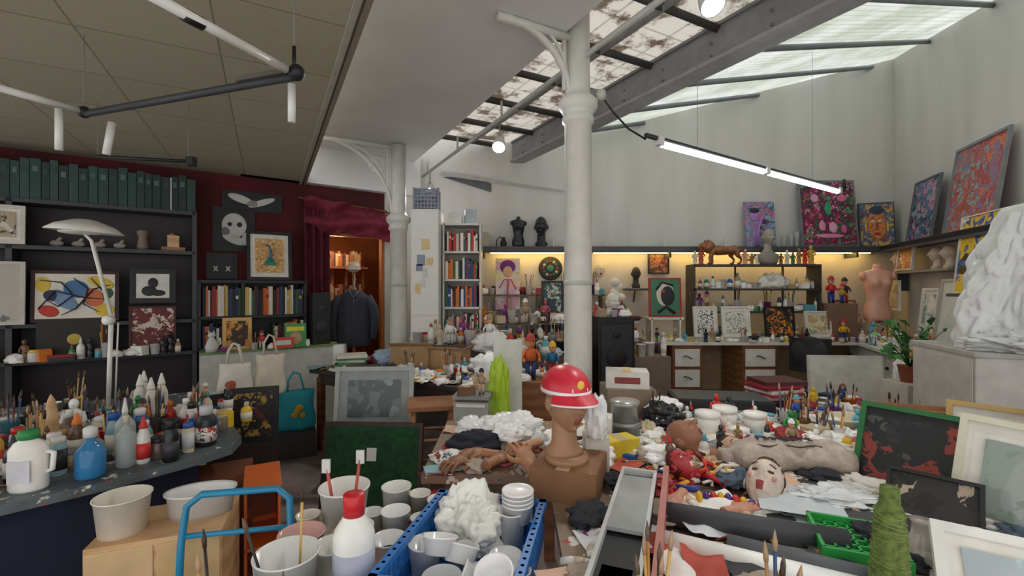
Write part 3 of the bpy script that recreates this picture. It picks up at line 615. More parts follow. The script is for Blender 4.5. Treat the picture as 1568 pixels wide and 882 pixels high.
b=MB(); b.box((3.2,5.99,.93),(1.9,.12,.06),m('b8b0a0')); b.build('picture_ledge')
scatter(3.2,5.92,2.6,.05,0,.9,38,.9,.07)
frame('picture_frame',.3,.34,art(['d8d4c8','8a8478','a88a60'],14,12),WOODM,.025,(4.55,6.25,1.1),-.1,.1,.04)
b=MB(); b.box((4.55,6.25,1.0),(.4,.28,.2),m('8a8478')); b.build('drawer_box')
b=MB(); b.box((4.85,6.05,1.02),(.34,.26,.24),m('b8aa96')); b.build('display_box')
torso('mannequin_torso',m('e0a894',.35,var=.04),.78,(4.84,6.05,1.14),-.25)
frame('painting',.42,.3,art(['a83a2a','d8a060','5a8a4a','e0c8a0'],14,13),m('c8c4ba'),.02,RW(1.0,.25,1.82),RR,.1)
b=MB(); b.box((1.2,.14,0),(1.6,.25,.025),m('8a8780')); 
for x in (.5,1.9): b.box((x,.2,-.12),(.025,.12,.24),SH)
b.build('wall_shelf',RW(0,.27,1.8),RR)
for s_ in (.55,1.5,1.75): bust('mannequin_head',m(random.choice(['e0c8b0','d8a890','5a4038'])),.26,RW(s_,.14,1.815),RR)
frame('picture_frame',.36,.5,art(['e8e6e0','c8d0d0','8aa0a0'],8,14),m('e0ded8'),.03,RW(1.55,.25,1.1),RR,.1,.03)
frame('picture_frame',.6,.8,m('d8dcd8'),m('b8b4aa'),.03,RW(2.1,.3,.9),RR,.12)
frame('picture_frame',.3,.4,art(['c8b890','6a8a9a','d8d0c0'],12,71),m('e0ded8'),.02,RW(.6,.2,1.3),RR,.0,.03)
scatter(*RW(1.25,.58,0)[:2],2.1,.3,RR,.9,54,1.35,.06)
frame('abstract_canvas',.95,.75,art(['2a5ab0','c8302c','e8e6e0','e8c030','16161a','2a8a9a'],3.2,15,.7),m('e8e6e0'),.01,RW(2.75,.33,1.55),RR,.1)
b=MB(); b.box((2.9,.17,0),(1.3,.3,.03),SH); b.box((2.9,.25,-.3),(1.2,.03,.56),m('c9c5bc')); b.build('wall_shelf',RW(0,.4,1.53),RR)
b=MB(); q=T(.55,6.57,1.88,rx=math.pi/2)
b.lathe([(0,0),(.17,0),(.17,.015),(.15,.02),(.0,.02)],m('20262a'),32,q)
for i in range(12):
    a=i*math.pi/6; b.ell((.55+.1*math.cos(a),6.55,1.88+.1*math.sin(a)),(.022,.008,.022),m(['8a2a2a','2a6a5a','b0b0a0'][i%3]),seg=8)
b.ell((.55,6.55,1.88),(.05,.008,.05),m('3a7a6a'),seg=12); b.build('wall_plate')
b=MB(); b.box((0,0,.36),(.34,.02,.72),art(['e8e0e0','d8a0c0','e8b0c0','f0e0a0'],8,16)); b.tube([(0,-.012,.02),(.0,-.012,.25),(.01,-.012,.42)],[.1,.07,.09],m('c84a8a'),12,sy=.15); b.ell((0,-.014,.54),(.07,.012,.09),m('e8b890')); b.ell((0,-.012,.6),(.11,.01,.1),m('7a2a8a')); b.tube([(-.12,-.014,.3),(-.05,-.014,.42),(.05,-.014,.42),(.12,-.014,.28)],.025,m('d85a9a'),8,sy=.3); b.build('figure_painting',(-.06,6.4,1.3),0,-.08)
frame('painting',.3,.7,art(['2a4a5a','3a6a4a','c8c8b8','203040'],9,17),m('2a2c30'),.03,(.55,6.2,1.0),0,.08)
frame('painting',.3,.3,art(['5a3a30','a06a4a','3a2a28'],9,18),BLACK,.02,(2.1,6.55,1.8),0,.0)
b=MB(); b.head(T(0,0,0,s=.9),m('a8743a'),neck=False,lip=m('6a2a1a')); b.build('wall_mask',(.95,6.5,1.78)); b=MB(); b.head(T(0,0,0,s=.8),m('d8d0c0'),neck=False,lip=m('a02a2a')); b.build('wall_mask',(1.25,6.5,1.85))
BM=m('6a5a50')
table('work_bench',[(-.62,5.75),(1.7,5.75),(1.7,6.55),(-.62,6.55)],.92,.04,BM,DGREY,[(-.55,5.8),(1.62,5.8),(-.55,6.48),(1.62,6.48)])
b=MB(); b.box((.55,6.1,1.13),(2.1,.3,.02),BM)
for x in (-.45,.2,.9,1.55): b.box((x,6.1,1.02),(.02,.3,.2),BM)
b.box((.35,6.45,1.5),(1.9,.25,.02),BM)
for x in (-.55,.35,1.25): b.box((x,6.45,1.3),(.02,.25,.42),BM)
b.build('bench_riser')
scatter(.35,6.45,1.8,.16,0,1.51,22,1.3,.07,avoid=[(-.06,6.4,.2)])
scatter(.55,6.1,2.0,.24,0,1.14,40,1.6,.065); scatter(.55,5.85,2.1,.15,0,.92,32,1.4,.065)
bust('plaster_bust',m('e2e0d8'),.4,(1.32,6.0,1.14),.3)
b=MB(); 
for i in range(7): b.ell((R(-.06,.06),R(-.04,.04),.12+i*.07),(.09-.005*i,.07,.06),m('dedcd2'),seg=12,rz=R(0,3))
b.build('plaster_figure',(1.42,6.25,1.14),remesh=.012)
bust('mannequin_head',m('2c2c30'),.3,(1.75,6.45,1.6)); b=MB(); b.box((1.75,6.48,1.58),(.3,.2,.03),SH); b.tube([(1.75,6.5,1.58),(1.75,6.58,1.4)],.01,SH,6); b.build('wall_bracket')
bust('mannequin_head',m('c8a890'),.3,(.95,6.02,1.14),.2,eye=WHITE)
b=MB(); b.box((0,0,.65),(.4,.4,1.28),BLACK); b.box((0,-.205,.9),(.34,.01,.6),m('2a2a2e')); b.cyl((0,-.21,.85),.11,.012,m('111113'),24,rx=math.pi/2); b.cyl((0,-.21,1.1),.04,.012,m('111113'),20,rx=math.pi/2); b.build('loudspeaker',(1.1,5.1,0),.1,bevel=.006)
scatter(1.1,5.1,.36,.3,.1,1.29,8,1.0,.1)
b=MB(); b.box((1.55,5.2,.42),(.4,.35,.84),m('7a6a60')); b.build('storage_box'); scatter(1.55,5.2,.36,.3,0,.84,10,1.5,.08)
b=MB(); bk=m('1c1d20',.5)
b.grid(lambda u,v:((u-.5)*.42,-.06*math.cos((u-.5)*3)+.03,.62+v*.4),10,6,bk); b.ell((0,.0,.84),(.2,.03,.2),bk); b.ell((0,-.26,.48),(.23,.23,.05),bk)
b.tube([(0,.02,.7),(0,.0,.5),(0,-.2,.44)],.018,bk,8); b.tube([(0,-.25,.1),(0,-.25,.44)],.025,bk,10)
for i in range(5): a=i*1.257; b.tube([(0,-.25,.1),(.27*math.cos(a),-.25+.27*math.sin(a),.04)],.018,bk,8); b.ell((.27*math.cos(a),-.25+.27*math.sin(a),.03),.03,bk,seg=8)
b.build('office_chair',(3.45,5.3,0),-.7)
b=MB(); b.box((0,0,.46),(.7,.04,.92),m('dad8d2')); b.box((.0,-.022,.46),(.66,.004,.86),m('e6e4de')); b.build('white_board',(3.35,4.55,0),-.1,-.08)
crumple('plastic_bag',(.1,.07,.16),PBAG,(3.78,4.4,.7),amp=.3); 
b=MB(); b.box((3.8,4.4,.35),(.3,.3,.7),m('c8c2b4')); b.build('storage_box')
# ------------------------------------------------------------------ white cabinet + bookcase
b=MB(); b.box((0,0,1.28),(.34,.4,2.56),m('e0dfda',var=.02)); b.box((0,-.203,.65),(.32,.008,1.2),m('e8e7e2',var=.02)); b.box((0,-.203,1.9),(.32,.008,1.25),m('e8e7e2',var=.02)); b.ell((.13,-.215,1.1),.012,GREYP,seg=8)
for i in range(7): b.box((R(-.1,.1),-.21,R(1.2,2.2)),(R(.05,.1),.004,R(.07,.14)),m(random.choice(['c8a080','8a9aa8','e0c890','d8d8d0'])))
b.build('white_cabinet',(-1.06,5.75,0),0,bevel=.004)
b=MB(); bc=['c83a2c','2a4a7a','e8e4da','e8c040','3a6a4a','d8d0c0','8a3a4a','f0eee8','202028','e07a30']
for z in (.1,.55,1.0,1.35,1.7,2.05,2.4): b.box((0,0,z),(.46,.34,.025),WTOP)
for x in (-.23,.23): b.box((x,0,1.22),(.02,.34,2.4),WTOP)
b.box((0,.17,1.22),(.46,.01,2.4),m('c8c4ba'))
for z in (.56,1.01,1.36,1.71,2.06): books(b,-.21,.2,-.02,z+.005,.27,.24,bc)
b.build('bookcase',(-.63,5.9,0),.0)
b=MB(); cr=m('8a8ea0',.5)
for i in range(6): b.box((0,0,.02+i*.045),(.3,.24,.014),cr)
for i in range(8):
    x=-.14+i*.04; b.box((x,-.12,.13),(.012,.01,.26),cr); b.box((x,.12,.13),(.012,.01,.26),cr)
for y in (-.12,.12):
    for x in (-.15,.15): b.box((x,y,.13),(.02,.02,.26),cr)
b.build('plastic_crate',(-1.06,5.7,2.565),.1)
carton('small_box',.16,.14,.14,WHITE,(-.72,5.85,2.415)); carton('small_box',.14,.14,.18,m('b8c0c8'),(-.53,5.85,2.415),.2)
# ------------------------------------------------------------------ LEFT WALL
BK=m('3e4245',.5); 
b=MB()
for z in (.1,.93,1.26,1.965,2.38): b.box((.33,.14,z),(2.28,.31,.035),BK)
for x in (-.8,.12,1.46): b.box((x,.14,1.2),(.04,.31,2.4),BK)
b.box((.33,.285,1.2),(2.28,.015,2.36),m('2e282a')); 
b.build('bookcase',LW(0,.31,0),RL)
b=MB(); x=-.75
while x<1.43:
    w=R(.055,.085); h=R(.33,.38); g=random.choice(['2c4a44','263f3c','34504c','22383a']); b.box((x+w/2,0,h/2),(w*.93,.22,h),m(g,.55,var=.1)); b.box((x+w/2,-.112,h*.75),(w*.5,.004,.05),m(random.choice(['4a6a62','5a7a70','304a44'])));
    if random.random()<.12: b.box((x+w,-.115,h/2),(.012,.01,h),m('c8ccc8'))
    x+=w
b.build('binder_row',LW(0,.18,2.398),RL)
b=MB(); BK2=m('26272a',.5)
for z in (.95,1.28,1.67): b.box((2.02,.15,z),(1.08,.3,.03),BK2)
for x in (1.5,1.9,2.54): b.box((x,.15,1.3),(.03,.3,.75),BK2)
b.box((2.02,.29,1.3),(1.08,.012,.75),BK2); bc2=['1c1c22','8a2a2a','e8e4da','2a3a5a','c8b060','3a5a3a','d86a2a','202024','d8d4ca','5a2a3a']
books(b,1.53,1.88,.12,1.296,.34,.22,bc2,hv=.2); books(b,1.92,2.52,.12,1.296,.34,.22,bc2,hv=.2); books(b,1.53,1.88,.12,.966,.27,.22,bc2); books(b,2.2,2.52,.12,.966,.27,.22,bc2)
b.build('bookcase',LW(0,.31,0),RL)
b=MB(); b.box((2.15,.12,.46),(1.3,.42,.92),m('d4d2cc')); b.cyl((2.8,.12,0),.21,.92,m('d4d2cc'),32); b.box((2.15,.12,.93),(1.3,.46,.025),m('7a9a5a')); b.build('low_cabinet',LW(0,.45,0),RL)
frame('picture_frame',.46,.56,art(['d8a860','e8d8b0','c88a40','a87038','e8c890'],34,20,.3),BLACK,.035,LW(2.17,.28,1.69),RL,.08,.05)
b=MB(); bl=m('2a7ab0'); b.tube([(0,0,.0),(.01,0,.08),(0,0,.15),(-.02,0,.19)],[.034,.045,.026,.014],bl,10,sy=.3); b.tube([(-.02,0,.19),(-.045,0,.19)],.006,bl,6); b.grid(lambda u,v:((u-.5)*(.04+.1*v),.0,.05-.09*v+0),6,4,m('2a8a6a')); b.build('peacock_ornament',LW(2.17,.305,1.9),RL,-.08)
def poster(name,w,h,s_,z,bgm,shapes,d=.015):
    b=MB(); b.box((0,0,h/2),(w,.01,h),bgm)
    for i,(x,zz,rx,rz_,q,a) in enumerate(shapes): b.ell((x*w,-.006,zz*h),(rx*w,.003+.0008*i,rz_*h),q,seg=16,ry=a)
    return b.build(name,LW(s_,d,z),RL)
W2=m('d8d8d4')
poster('skull_poster',.42,.5,1.84,2.02,BLACK,[(0,.6,.3,.28,W2,0),(-.1,.62,.08,.07,BLACK,0),(.12,.62,.08,.07,BLACK,0),(0,.28,.3,.1,W2,.4),(.28,.3,.1,.15,W2,0),(-.2,.45,.1,.1,m('7a7a78'),0)])
poster('bird_poster',.62,.22,2.03,2.5,m('26262a'),[(-.2,.6,.22,.2,W2,.3),(.15,.5,.25,.16,W2,-.4),(0,.4,.12,.18,m('9a9a98'),0)])
frame('picture_frame',.17,.24,INK,m('d8d4ca'),.02,LW(2.68,.02,2.42),RL,0,.015)
poster('black_poster',.3,.3,1.72,1.7,BLACK,[(-.2,.4,.03,.13,W2,.6),(-.2,.4,.03,.13,W2,-.6),(.2,.4,.03,.13,W2,.6),(.2,.4,.03,.13,W2,-.6)])
b=MB(); b.box((0,0,.06),(.08,.02,.12),W2); b.box((.05,0,0),(.16,.02,.08),W2); b.box((0,0,.14),(.05,.02,.05),m('c8c8c8')); b.build('light_switch',LW(2.66,.012,2.08),RL)
b=MB(); b.box((0,0,.235),(.6,.03,.47),m('3a1a1c')); b.box((0,-.012,.235),(.54,.014,.41),m('ece6d6')); yl=m('e8c848'); nb=m('24304a'); 
for (x,z,rx,rz_,q,a) in ((.17,.36,.1,.05,yl,.4),(.2,.1,.07,.06,yl,0),(-.22,.34,.05,.07,m('e8c848'),0),(-.18,.1,.07,.05,m('c83a2a'),.4),(.0,.3,.09,.08,m('4a78a8'),.5),(.12,.22,.07,.09,m('e07a50'),-.4),(-.08,.2,.12,.06,m('7a9ac0'),.8),(-.16,.24,.06,.05,m('24304a'),.3),(.22,.26,.04,.05,m('3a5a4a'),0)): b.ell((x,-.021,z),(rx,.003,rz_),q,seg=16,ry=a)
for pth in ([(-.24,.38),(-.1,.36),(-.02,.24),(-.12,.14),(-.2,.2)],[(-.02,.4),(.08,.3),(.05,.16),(.16,.08)],[(.24,.34),(.12,.3),(.0,.12),(-.1,.06)],[(-.25,.12),(-.14,.28),(.05,.22),(.22,.2)],[(.1,.4),(.2,.26),(.24,.1)]): b.tube([(x,-.024,z) for x,z in pth],[.012]+[.022]*(len(pth)-2)+[.006],nb,6,sy=.3)
b.build('abstract_painting',LW(.56,.36,1.29),RL,-.08)
b=MB(); b.box((0,0,.17),(.36,.02,.34),BLACK); b.box((0,-.01,.17),(.26,.01,.24),m('e0ded8')); b.ell((0,-.017,.2),(.04,.004,.05),BLACK); b.ell((-.03,-.017,.12),(.06,.004,.05),BLACK); b.ell((.04,-.017,.1),(.06,.004,.03),BLACK); b.build('picture_frame',LW(1.12,.37,1.45),RL,-.05)
frame('red_painting',.37,.46,art(['6a1a22','8a2a2e','d8c8b8','5a161c','a84a3a'],11,23),m('4a1418'),.02,LW(1.12,.39,.96),RL,.06)
poster('black_painting',.5,.36,.55,.95,m('22201e'),[(0,.5,.1,.14,m('c8b040'),0),(.38,.5,.02,.4,m('b86a2a'),0)],d=.38)
frame('picture_frame',.3,.34,art(['b8a890','3a3028','d8d0c0'],9,24),m('d8d4ca'),.03,LW(.08,.36,1.985),RL,.05,.03)
frame('picture_frame',.34,.55,art(['b8b4ac','6a6a68','8a8a84'],5,26),m('c8c4ba'),.03,LW(.07,.42,1.28),RL,.05)
b=MB(); b.lathe([(0,0),(.04,0),(.05,.03),(.035,.12),(.05,.18),(.045,.2)],m('8a7a6a'),16); b.build('vase',LW(1.03,.2,1.985),RL)
b=MB(); b.box((0,0,.02),(.2,.1,.04),WOODM); b.box((0,0,.1),(.1,.09,.12),WOODL); b.lathe([(.06,.16),(.0,.2)],WOODM,4); b.build('wooden_house',LW(1.28,.2,1.985),RL)
for s_ in (.4,.55,.7,.85): 
    b=MB(); b.ell((0,0,.035),(.05,.03,.03),m('b0a8a0')); b.tube([(.0,0,.05),(.03,0,.09)],.015,m('b0a8a0'),8); b.build('shell_ornament',LW(s_,.18,1.985),RL)
for s_ in [i*.06-.6 for i in range(34)]:
    p=LW(s_,.43,.95)
    if random.random()<.7: small(p[0],p[1],.95,1.2)
frame('gilt_picture',.27,.34,art(['3a2418','d88a30','8a5a2a','e8b060'],10,27),m('b08a4a',.35,.5),.035,LW(1.83,.52,.945),RL,.08)
b=MB(); b.lathe([(0,0),(.05,0),(.06,.05),(.035,.12),(.02,.15)],W2,16); b.ell((0,0,.17),(.035,.03,.03),W2); 
for g in (-1,1): b.lathe([(.012,0),(0,.035)],W2,8,T(g*.02,0,.19))
b.tube([(.04,.0,.05),(.08,0,.08),(.07,0,.14)],.01,W2,8); b.build('cat_ornament',LW(1.6,.55,.945),RL)
b=MB(); b.box((0,0,.3),(.2,.22,.6),BLACK); b.cyl((0,-.115,.2),.07,.01,m('2c2c30'),20,rx=math.pi/2); b.cyl((0,-.115,.42),.035,.01,m('2c2c30'),20,rx=math.pi/2); b.build('loudspeaker',LW(2.68,.4,.945),RL,bevel=.004)
b=MB(); b.box((0,0,.13),(.22,.02,.26),m('4a9a5a')); b.box((0,-.011,.2),(.18,.004,.05),m('e8e040')); b.ell((0,-.012,.1),(.06,.004,.07),m('c8a080')); b.build('magazine',LW(2.38,.62,.945),RL,-.1)
b=MB(); b.box((0,0,.06),(.2,.02,.12),m('d8483a')); b.box((0,-.011,.06),(.15,.003,.05),W2); b.build('magazine',LW(2.25,.66,.945),RL,-.1)
doll('doll',.2,LW(2.05,.58,.945),RL,'c84a3a','e8e0d0','d9a684','7a3a1a')
for s_ in (1.7,1.98,2.15,2.5): p=LW(s_,.6,.945); small(p[0],p[1],.945,.9)
CU=m('82263e',.8,var=.25,ns=12)
b=MB()
def cf(u,v): 
    x=2.55+u*1.25; droop=.12*math.sin(u*3.1)+.05*math.sin(u*9); z=2.72-.12*u - v*(.32+droop*.6) + .02*math.sin(u*20)
    d=.09+.06*math.sin(v*9+u*5)+.03*math.sin(u*22+v*6); p=LW(x,d+.06,z); return p
b.grid(cf,60,24,CU)
def cf2(u,v): p=LW(2.56+u*.3,.1+.04*math.sin(u*20)+.0*v,2.6-v*1.65); return p
b.grid(cf2,30,10,m('5f1a2b',.85,var=.2)); 
b.tube([LW(2.5,.05,2.72),LW(3.85,.1,2.62)],.02,WOODD,8)
b.build('door_curtain')
b=MB(); fr=m('b0703a')
b.box((2.88,0,1.17),(.04,.1,2.3),fr);b.box((3.6,0,1.17),(.04,.1,2.3),fr);b.box((3.24,0,2.3),(.74,.1,.04),fr); b.build('door_1',LW(0,-.06,0),RL)
b=MB(); 
for x in (2.95,3.15,3.35,3.6): b.box((x,0,1.0),(.04,.04,2.0),m('8a5230'))
for z in (.4,.9,1.4,1.9): b.box((3.28,0,z),(.72,.3,.03),m('9a6238'))
for z in (.42,.92,1.42,1.92):
    books(b,2.98,3.55,-.02,z,.24,.2,['a86a3a','6a3a2a','c8a880','3a3a4a','b8a890','8a4a2a'])
b.build('storage_rack',LW(0,-.9,0),RL)
l=bpy.data.lights.new('hallway_bulb','POINT'); l.energy=9; l.color=(1,.7,.45); l.shadow_soft_size=.1; o=bpy.data.objects.new('hallway_bulb',l); scene.collection.objects.link(o); o.location=LW(3.1,-.5,2.2)
b=MB(); J=m('343740',.85,var=.15)
b.loft([(0,.19,.1,0,0),(.1,.2,.1,0,0),(.35,.19,.1,0,0),(.5,.2,.1,0,0),(.6,.19,.09,0,0),(.66,.13,.07,0,0),(.7,.06,.05,0,0)],J,28,None,lambda p:(p[0]*(1+.04*math.sin(p[2]*25)),p[1]*(1+.12*math.sin(p[0]*60)),p[2]))
for g in (-1,1): b.tube([(g*.16,0,.61),(g*.24,-.01,.45),(g*.25,-.03,.25),(g*.23,-.05,.08)],[.06,.062,.052,.045],J,12)
b.tube([(-.06,-.06,.68),(0,-.1,.6),(.06,-.06,.68)],.018,m('454852'),8); b.tube([(0,-.103,.58),(0,-.103,.02)],.006,m('4a4d55'),6); b.tube([(0,0,.7),(0,0,.8),(.03,0,.82),(.0,0,.85)],.006,GREYP,6)
b.tube([(0,.06,-.85),(0,.06,.95)],.018,WOODM,8)
for i in range(4): a=i*1.57+.7; b.tube([(0,.06,-.75),(.22*math.cos(a),.06+.22*math.sin(a),-.86)],.015,WOODM,8)
b.ell((0,-.0,.98),(.08,.1,.07),m('c8bca8')); b.ell((0,-.07,.95),(.09,.08,.015),m('c8bca8'))
b.build('coat_stand',(-1.98,5.72,.88),.3)
# ------------------------------------------------------------------ MIDDLE DESK
ang=-.494; cm=Vector((-.9,4.4)); ux=Vector((math.cos(ang),math.sin(ang))); uy=Vector((-ux.y,ux.x))
def MD(a,c,z): p=cm+ux*a+uy*c; return (p.x,p.y,z)
b=MB(); b.box((0,0,.78),(2.05,.85,.04),m('2f2622',.4)); b.box((0,0,.7),(1.9,.75,.1),m('3a2a24'))
for x in (-.93,.93):
    for y in (-.36,.36): b.box((x,y,.36),(.06,.06,.72),WOODD)
b.build('wooden_table',(cm.x,cm.y,0),ang,bevel=.004)
carton('cardboard_box',.36,.26,.24,m('a88862',.8),MD(-.12,.05,.8),ang+.5,True); carton('cardboard_box',.34,.24,.2,CARD,MD(.22,.2,.8),ang+.2,True)
crumple('plastic_bag',(.16,.13,.12),m('a8c0d8',.3,alpha=.9),MD(-.5,.12,.8)); crumple('plastic_bag',(.19,.14,.14),PBAG,MD(.78,.1,.8),seg=56); crumple('crumpled_paper',(.1,.1,.08),W2,MD(.5,-.08,.8)); crumple('plastic_bag',(.13,.11,.1),PBAG,MD(.52,.28,.8),seg=56)
for a_,c_ in ((-.72,.15),(.62,-.2),(.28,-.22),(-.1,-.28),(.92,-.18),(.05,.34)): p=MD(a_,c_,.8); bagmix(p[0],p[1],.8,.9)
bookstack('paper_stack',MD(-.8,-.1,.8),.2,5,.34,.24,('d8d4c0','5a8a6a','e8e4da','2a2a30'))
bookstack('paper_stack',MD(-.45,-.25,.8),.5,3,.34,.24,('d8d4c0','e8e4da','8a8a88','2a2a30'))
sheets('paper_sheets',MD(.2,-.22,.8),10,.3,['f0eee8','d8c8b0','2a2a2c','c85a5a'])
for i in range(60):
    a,c=R(-.95,.98),R(-.4,.38)
    if -.35<a<.42 and -.12<c<.4: continue
    if a>.58 and -.06<c<.25: continue
    if a<-.25: continue
    p=MD(a,c,.8); small(p[0],p[1],.803,.95)
for i in range(60):
    p=MD(R(-.98,1.0),R(-.42,-.05),.8); lying(p[0],p[1],.81,1.3)
b=MB(); b.box((0,0,.48),(1.1,.4,.96),m('6a625a')); b.build('storage_chest',(-.6,5.3,0),-.15)
scatter(-.6,5.3,1.05,.34,-.15,.96,28,1.7,.065)
b=MB(); b.box((0,0,.45),(.9,.5,.9),m('5a4a44')); b.box((0,-.255,.45),(.8,.01,.8),m('6a5a54')); b.build('storage_chest',(.35,4.9,0),.0)
scatter(.35,4.9,.82,.42,0,.9,30,1.7,.065); scatter(.35,4.8,.8,.2,0,.9,3,.9,.2,fn=bagmix)
crumple('plastic_bag',(.22,.14,.15),PBAG,(-.22,5.0,.9),seg=50)
b=MB(); b.box((-.22,5.0,.45),(.24,.3,.9),m('6a5a50')); b.build('storage_box')
doll('marionette',.42,(.17,4.2,.76),.2,'d86a2a','2a4a8a','d8945a','a8302a'); doll('marionette',.34,(.38,4.3,.76),-.4,'2a6a9a','c8402a','e0a070','e0b030')
b=MB(); b.box((0,0,.38),(.7,.5,.76),WOODM); b.build('wooden_chest',(.25,4.3,0),-.1)
scatter(.25,4.3,.62,.42,0,.76,12,1.1,.09,avoid=[(.17,4.2,.1),(.38,4.3,.1)])
b=MB(); b.box((0,0,.23),(.5,.22,.46),WOODD); b.build('wooden_crate',(-1.1,3.78,0))
frame('picture_frame',.62,.5,art(['6a7478','5a6266','7a8488','4c5458','8a9498'],3,31,.6,True,.25),m('aab0ac',.4),.035,(-1.1,3.62,.47),.06,.16,.07,matm=m('9aa0a0'))
b=MB(); b.box((0,0,.32),(.72,.03,.64),m('3a2a22')); b.box((0,-.012,.32),(.66,.016,.58),m('1f4a2c',.95,var=.3,ns=25)); b.box((0,-.022,.42),(.07,.004,.09),W2); b.build('green_baize_board',(-1.0,3.2,0),-.05,-.16)
b=MB()
for x in (-.16,.16):
    for y in (-.15,.15): b.tube([(x,y,0),(x*.85,y*.85,.72)],.02,WOODM,8)
b.box((0,0,.73),(.36,.34,.03),WOODM)
for z in (.25,.5): b.tube([(-.15,-.14,z),(.15,-.14,z)],.012,WOODM,6); b.tube([(-.15,.14,z),(.15,.14,z)],.012,WOODM,6)
b.build('wooden_stool',(-.6,3.45,0),.2)
b=MB(); 
for i in range(4):
    b.box((0,0,.12+i*.2),(.24,.3,.18),m('c8ccc8',.2,alpha=.55)); b.box((0,-.155,.19+i*.2),(.2,.012,.02),W2); b.box((0,0,.02+i*.2),(.25,.31,.012),m('5a5a5c')); b.ell((R(-.05,.05),0,.08+i*.2),(.08,.1,.04),m(random.choice(PALS)),seg=12)
b.box((0,0,.84),(.26,.32,.02),m('8a8c8c')); b.build('plastic_drawer_unit',(-.27,3.3,0),-.1)
scatter(-.27,3.3,.2,.26,-.1,.85,5,.9,.1)
b=MB(); b.box((0,0,.6),(.22,.025,1.2),m('dcdad4')); b.build('white_panel',(-.03,3.5,0),.1,-.04)
crumple('lime_bag',(.085,.05,.3),m('b8dc38',.4,alpha=.95),(-.1,3.36,.64),amp=.45,f=1.6,flat=False,zs=.6,seg=60)
b=MB(); b.box((-.1,3.38,.32),(.2,.14,.64),m('7a6a5a')); b.build('wooden_box')
b=MB(); b.box((0,0,.33),(.42,.36,.66),m('2c2a2e')); b.build('black_chest',(-2.28,3.95,0),.5)
def tote(name,w,h,mat,loc,rz,motif=None):
    b=MB(); 
    def fn(p): return (p[0]*(1+.06*math.sin(p[2]*20+p[1]*9)),p[1]*(1+.25*math.sin(p[0]*30+p[2]*14)),p[2])
    S=[(0,w*.42,.06,0,0),(.03,w*.5,.075,0,0)]+[(h*(.1+.1*i),w*(.5-.004*i),.075-.005*i,0,0) for i in range(1,9)]+[(h,w*.46,.025,0,0)]
    b.loft(S,mat,48,None,fn)
    for y in (-.02,.02): b.tube([(-w*.22,y,h-.01),(-w*.2,y*1.2,h+.1),(-w*.05,y,h+.17),(w*.1,y*1.2,h+.15),(w*.22,y,h-.01)],.009,mat,6)
    if motif: 
        for i in range(5): b.ell((R(-w*.2,w*.2),-.075,h*R(.3,.6)),(.03,.008,.03),motif,seg=10)
    return b.build(name,loc,rz)
tote('tote_bag',.26,.3,m('e4e0d6',.9),(-2.36,3.9,.66),.4,m('c85a3a')); tote('tote_bag',.24,.36,m('d8cfbc',.9),(-2.13,4.03,.66),.5)
b=MB(); b.box((0,0,.12),(.34,.26,.24),m('4a4244')); b.build('storage_box',(-2.08,4.4,0),.5)
tote('turquoise_bag',.34,.38,m('2aa8b8',.7),(-2.08,4.4,.24),.5,m('e0b030'))
frame('black_frame',.36,.4,art(['1a1a1c','b0903a','1a1a1c','6a2a2a','2a2a2a'],14,33),BLACK,.04,(-1.93,3.38,.46),.35,.12)
frame('black_frame',.22,.38,art(['1a1a1c','3a3a3c'],6,34),m('c8c4b8'),.015,(-2.15,3.32,.46),.7,.1)
b=MB(); b.box((0,0,.23),(.42,.3,.46),m('3a2c28')); b.build('wooden_crate',(-2.02,3.45,0),.35)
# ------------------------------------------------------------------ LEFT TABLE
TP=[(-2.02,1.76),(-1.77,2.02),(-1.56,2.32),(-1.5,2.45),(-1.55,2.62),(-1.72,2.82),(-2.6,3.75),(-4.2,2.9),(-3.2,1.1),(-2.6,1.1)]
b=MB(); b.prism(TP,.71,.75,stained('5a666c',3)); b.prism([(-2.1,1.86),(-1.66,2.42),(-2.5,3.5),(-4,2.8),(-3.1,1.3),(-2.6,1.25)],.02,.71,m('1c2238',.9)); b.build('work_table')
Z=.75
b=MB(); b.lathe([(0,0),(.062,0),(.068,.01),(.068,.17),(.05,.2),(.03,.21),(.03,.225)],m('f2f0ea',.35),24,sy=.75); b.lathe([(.034,.215),(.034,.25),(0,.252)],m('2a8a4a'),18); b.tube([(.06,0,.16),(.09,0,.15),(.085,0,.08),(.06,0,.07)],.01,m('f2f0ea',.35),8); b.box((0,-.052,.09),(.08,.004,.09),m('d8d8e0')); b.build('plastic_jug',(-2.04,1.93,Z),.2)
b=MB(); b.lathe([(0,0),(.05,0),(.055,.01),(.055,.12),(.03,.15),(.02,.16),(.02,.2)],CLEARB,24); b.lathe([(.026,.18),(.026,.22),(.01,.23),(0,.23)],W2,16); b.lathe([(0,.01),(.048,.01),(.048,.08),(0,.08)],m('1f5f9a',.2),20); b.build('blue_glass_bottle',(-1.9,2.06,Z))
bottle('glass_bottle',.042,.27,m('c8d4d0',.1,alpha=.5),W2,(-1.93,2.28,Z),.25,nozzle=True)
bottle('glass_bottle',.04,.24,m('b8c4c4',.1,alpha=.5),m('c8b8a8'),(-1.84,2.18,Z),.25)
bottle('ink_bottle',.035,.2,m('17171c',.3),BLACK,(-1.68,2.25,Z),.5,label=m('3a3a44'),caph=.2)
bottle('paint_bottle',.05,.21,m('22252a',.35),m('c8c8cc'),(-1.66,2.48,Z),.5,label=art(['e8e6e0','c83a2a','1c1c1e'],22,40),caph=.2)
bottle('blue_bottle',.03,.15,m('2a5ab0',.3),WHITE,(-1.72,2.62,Z),.6)
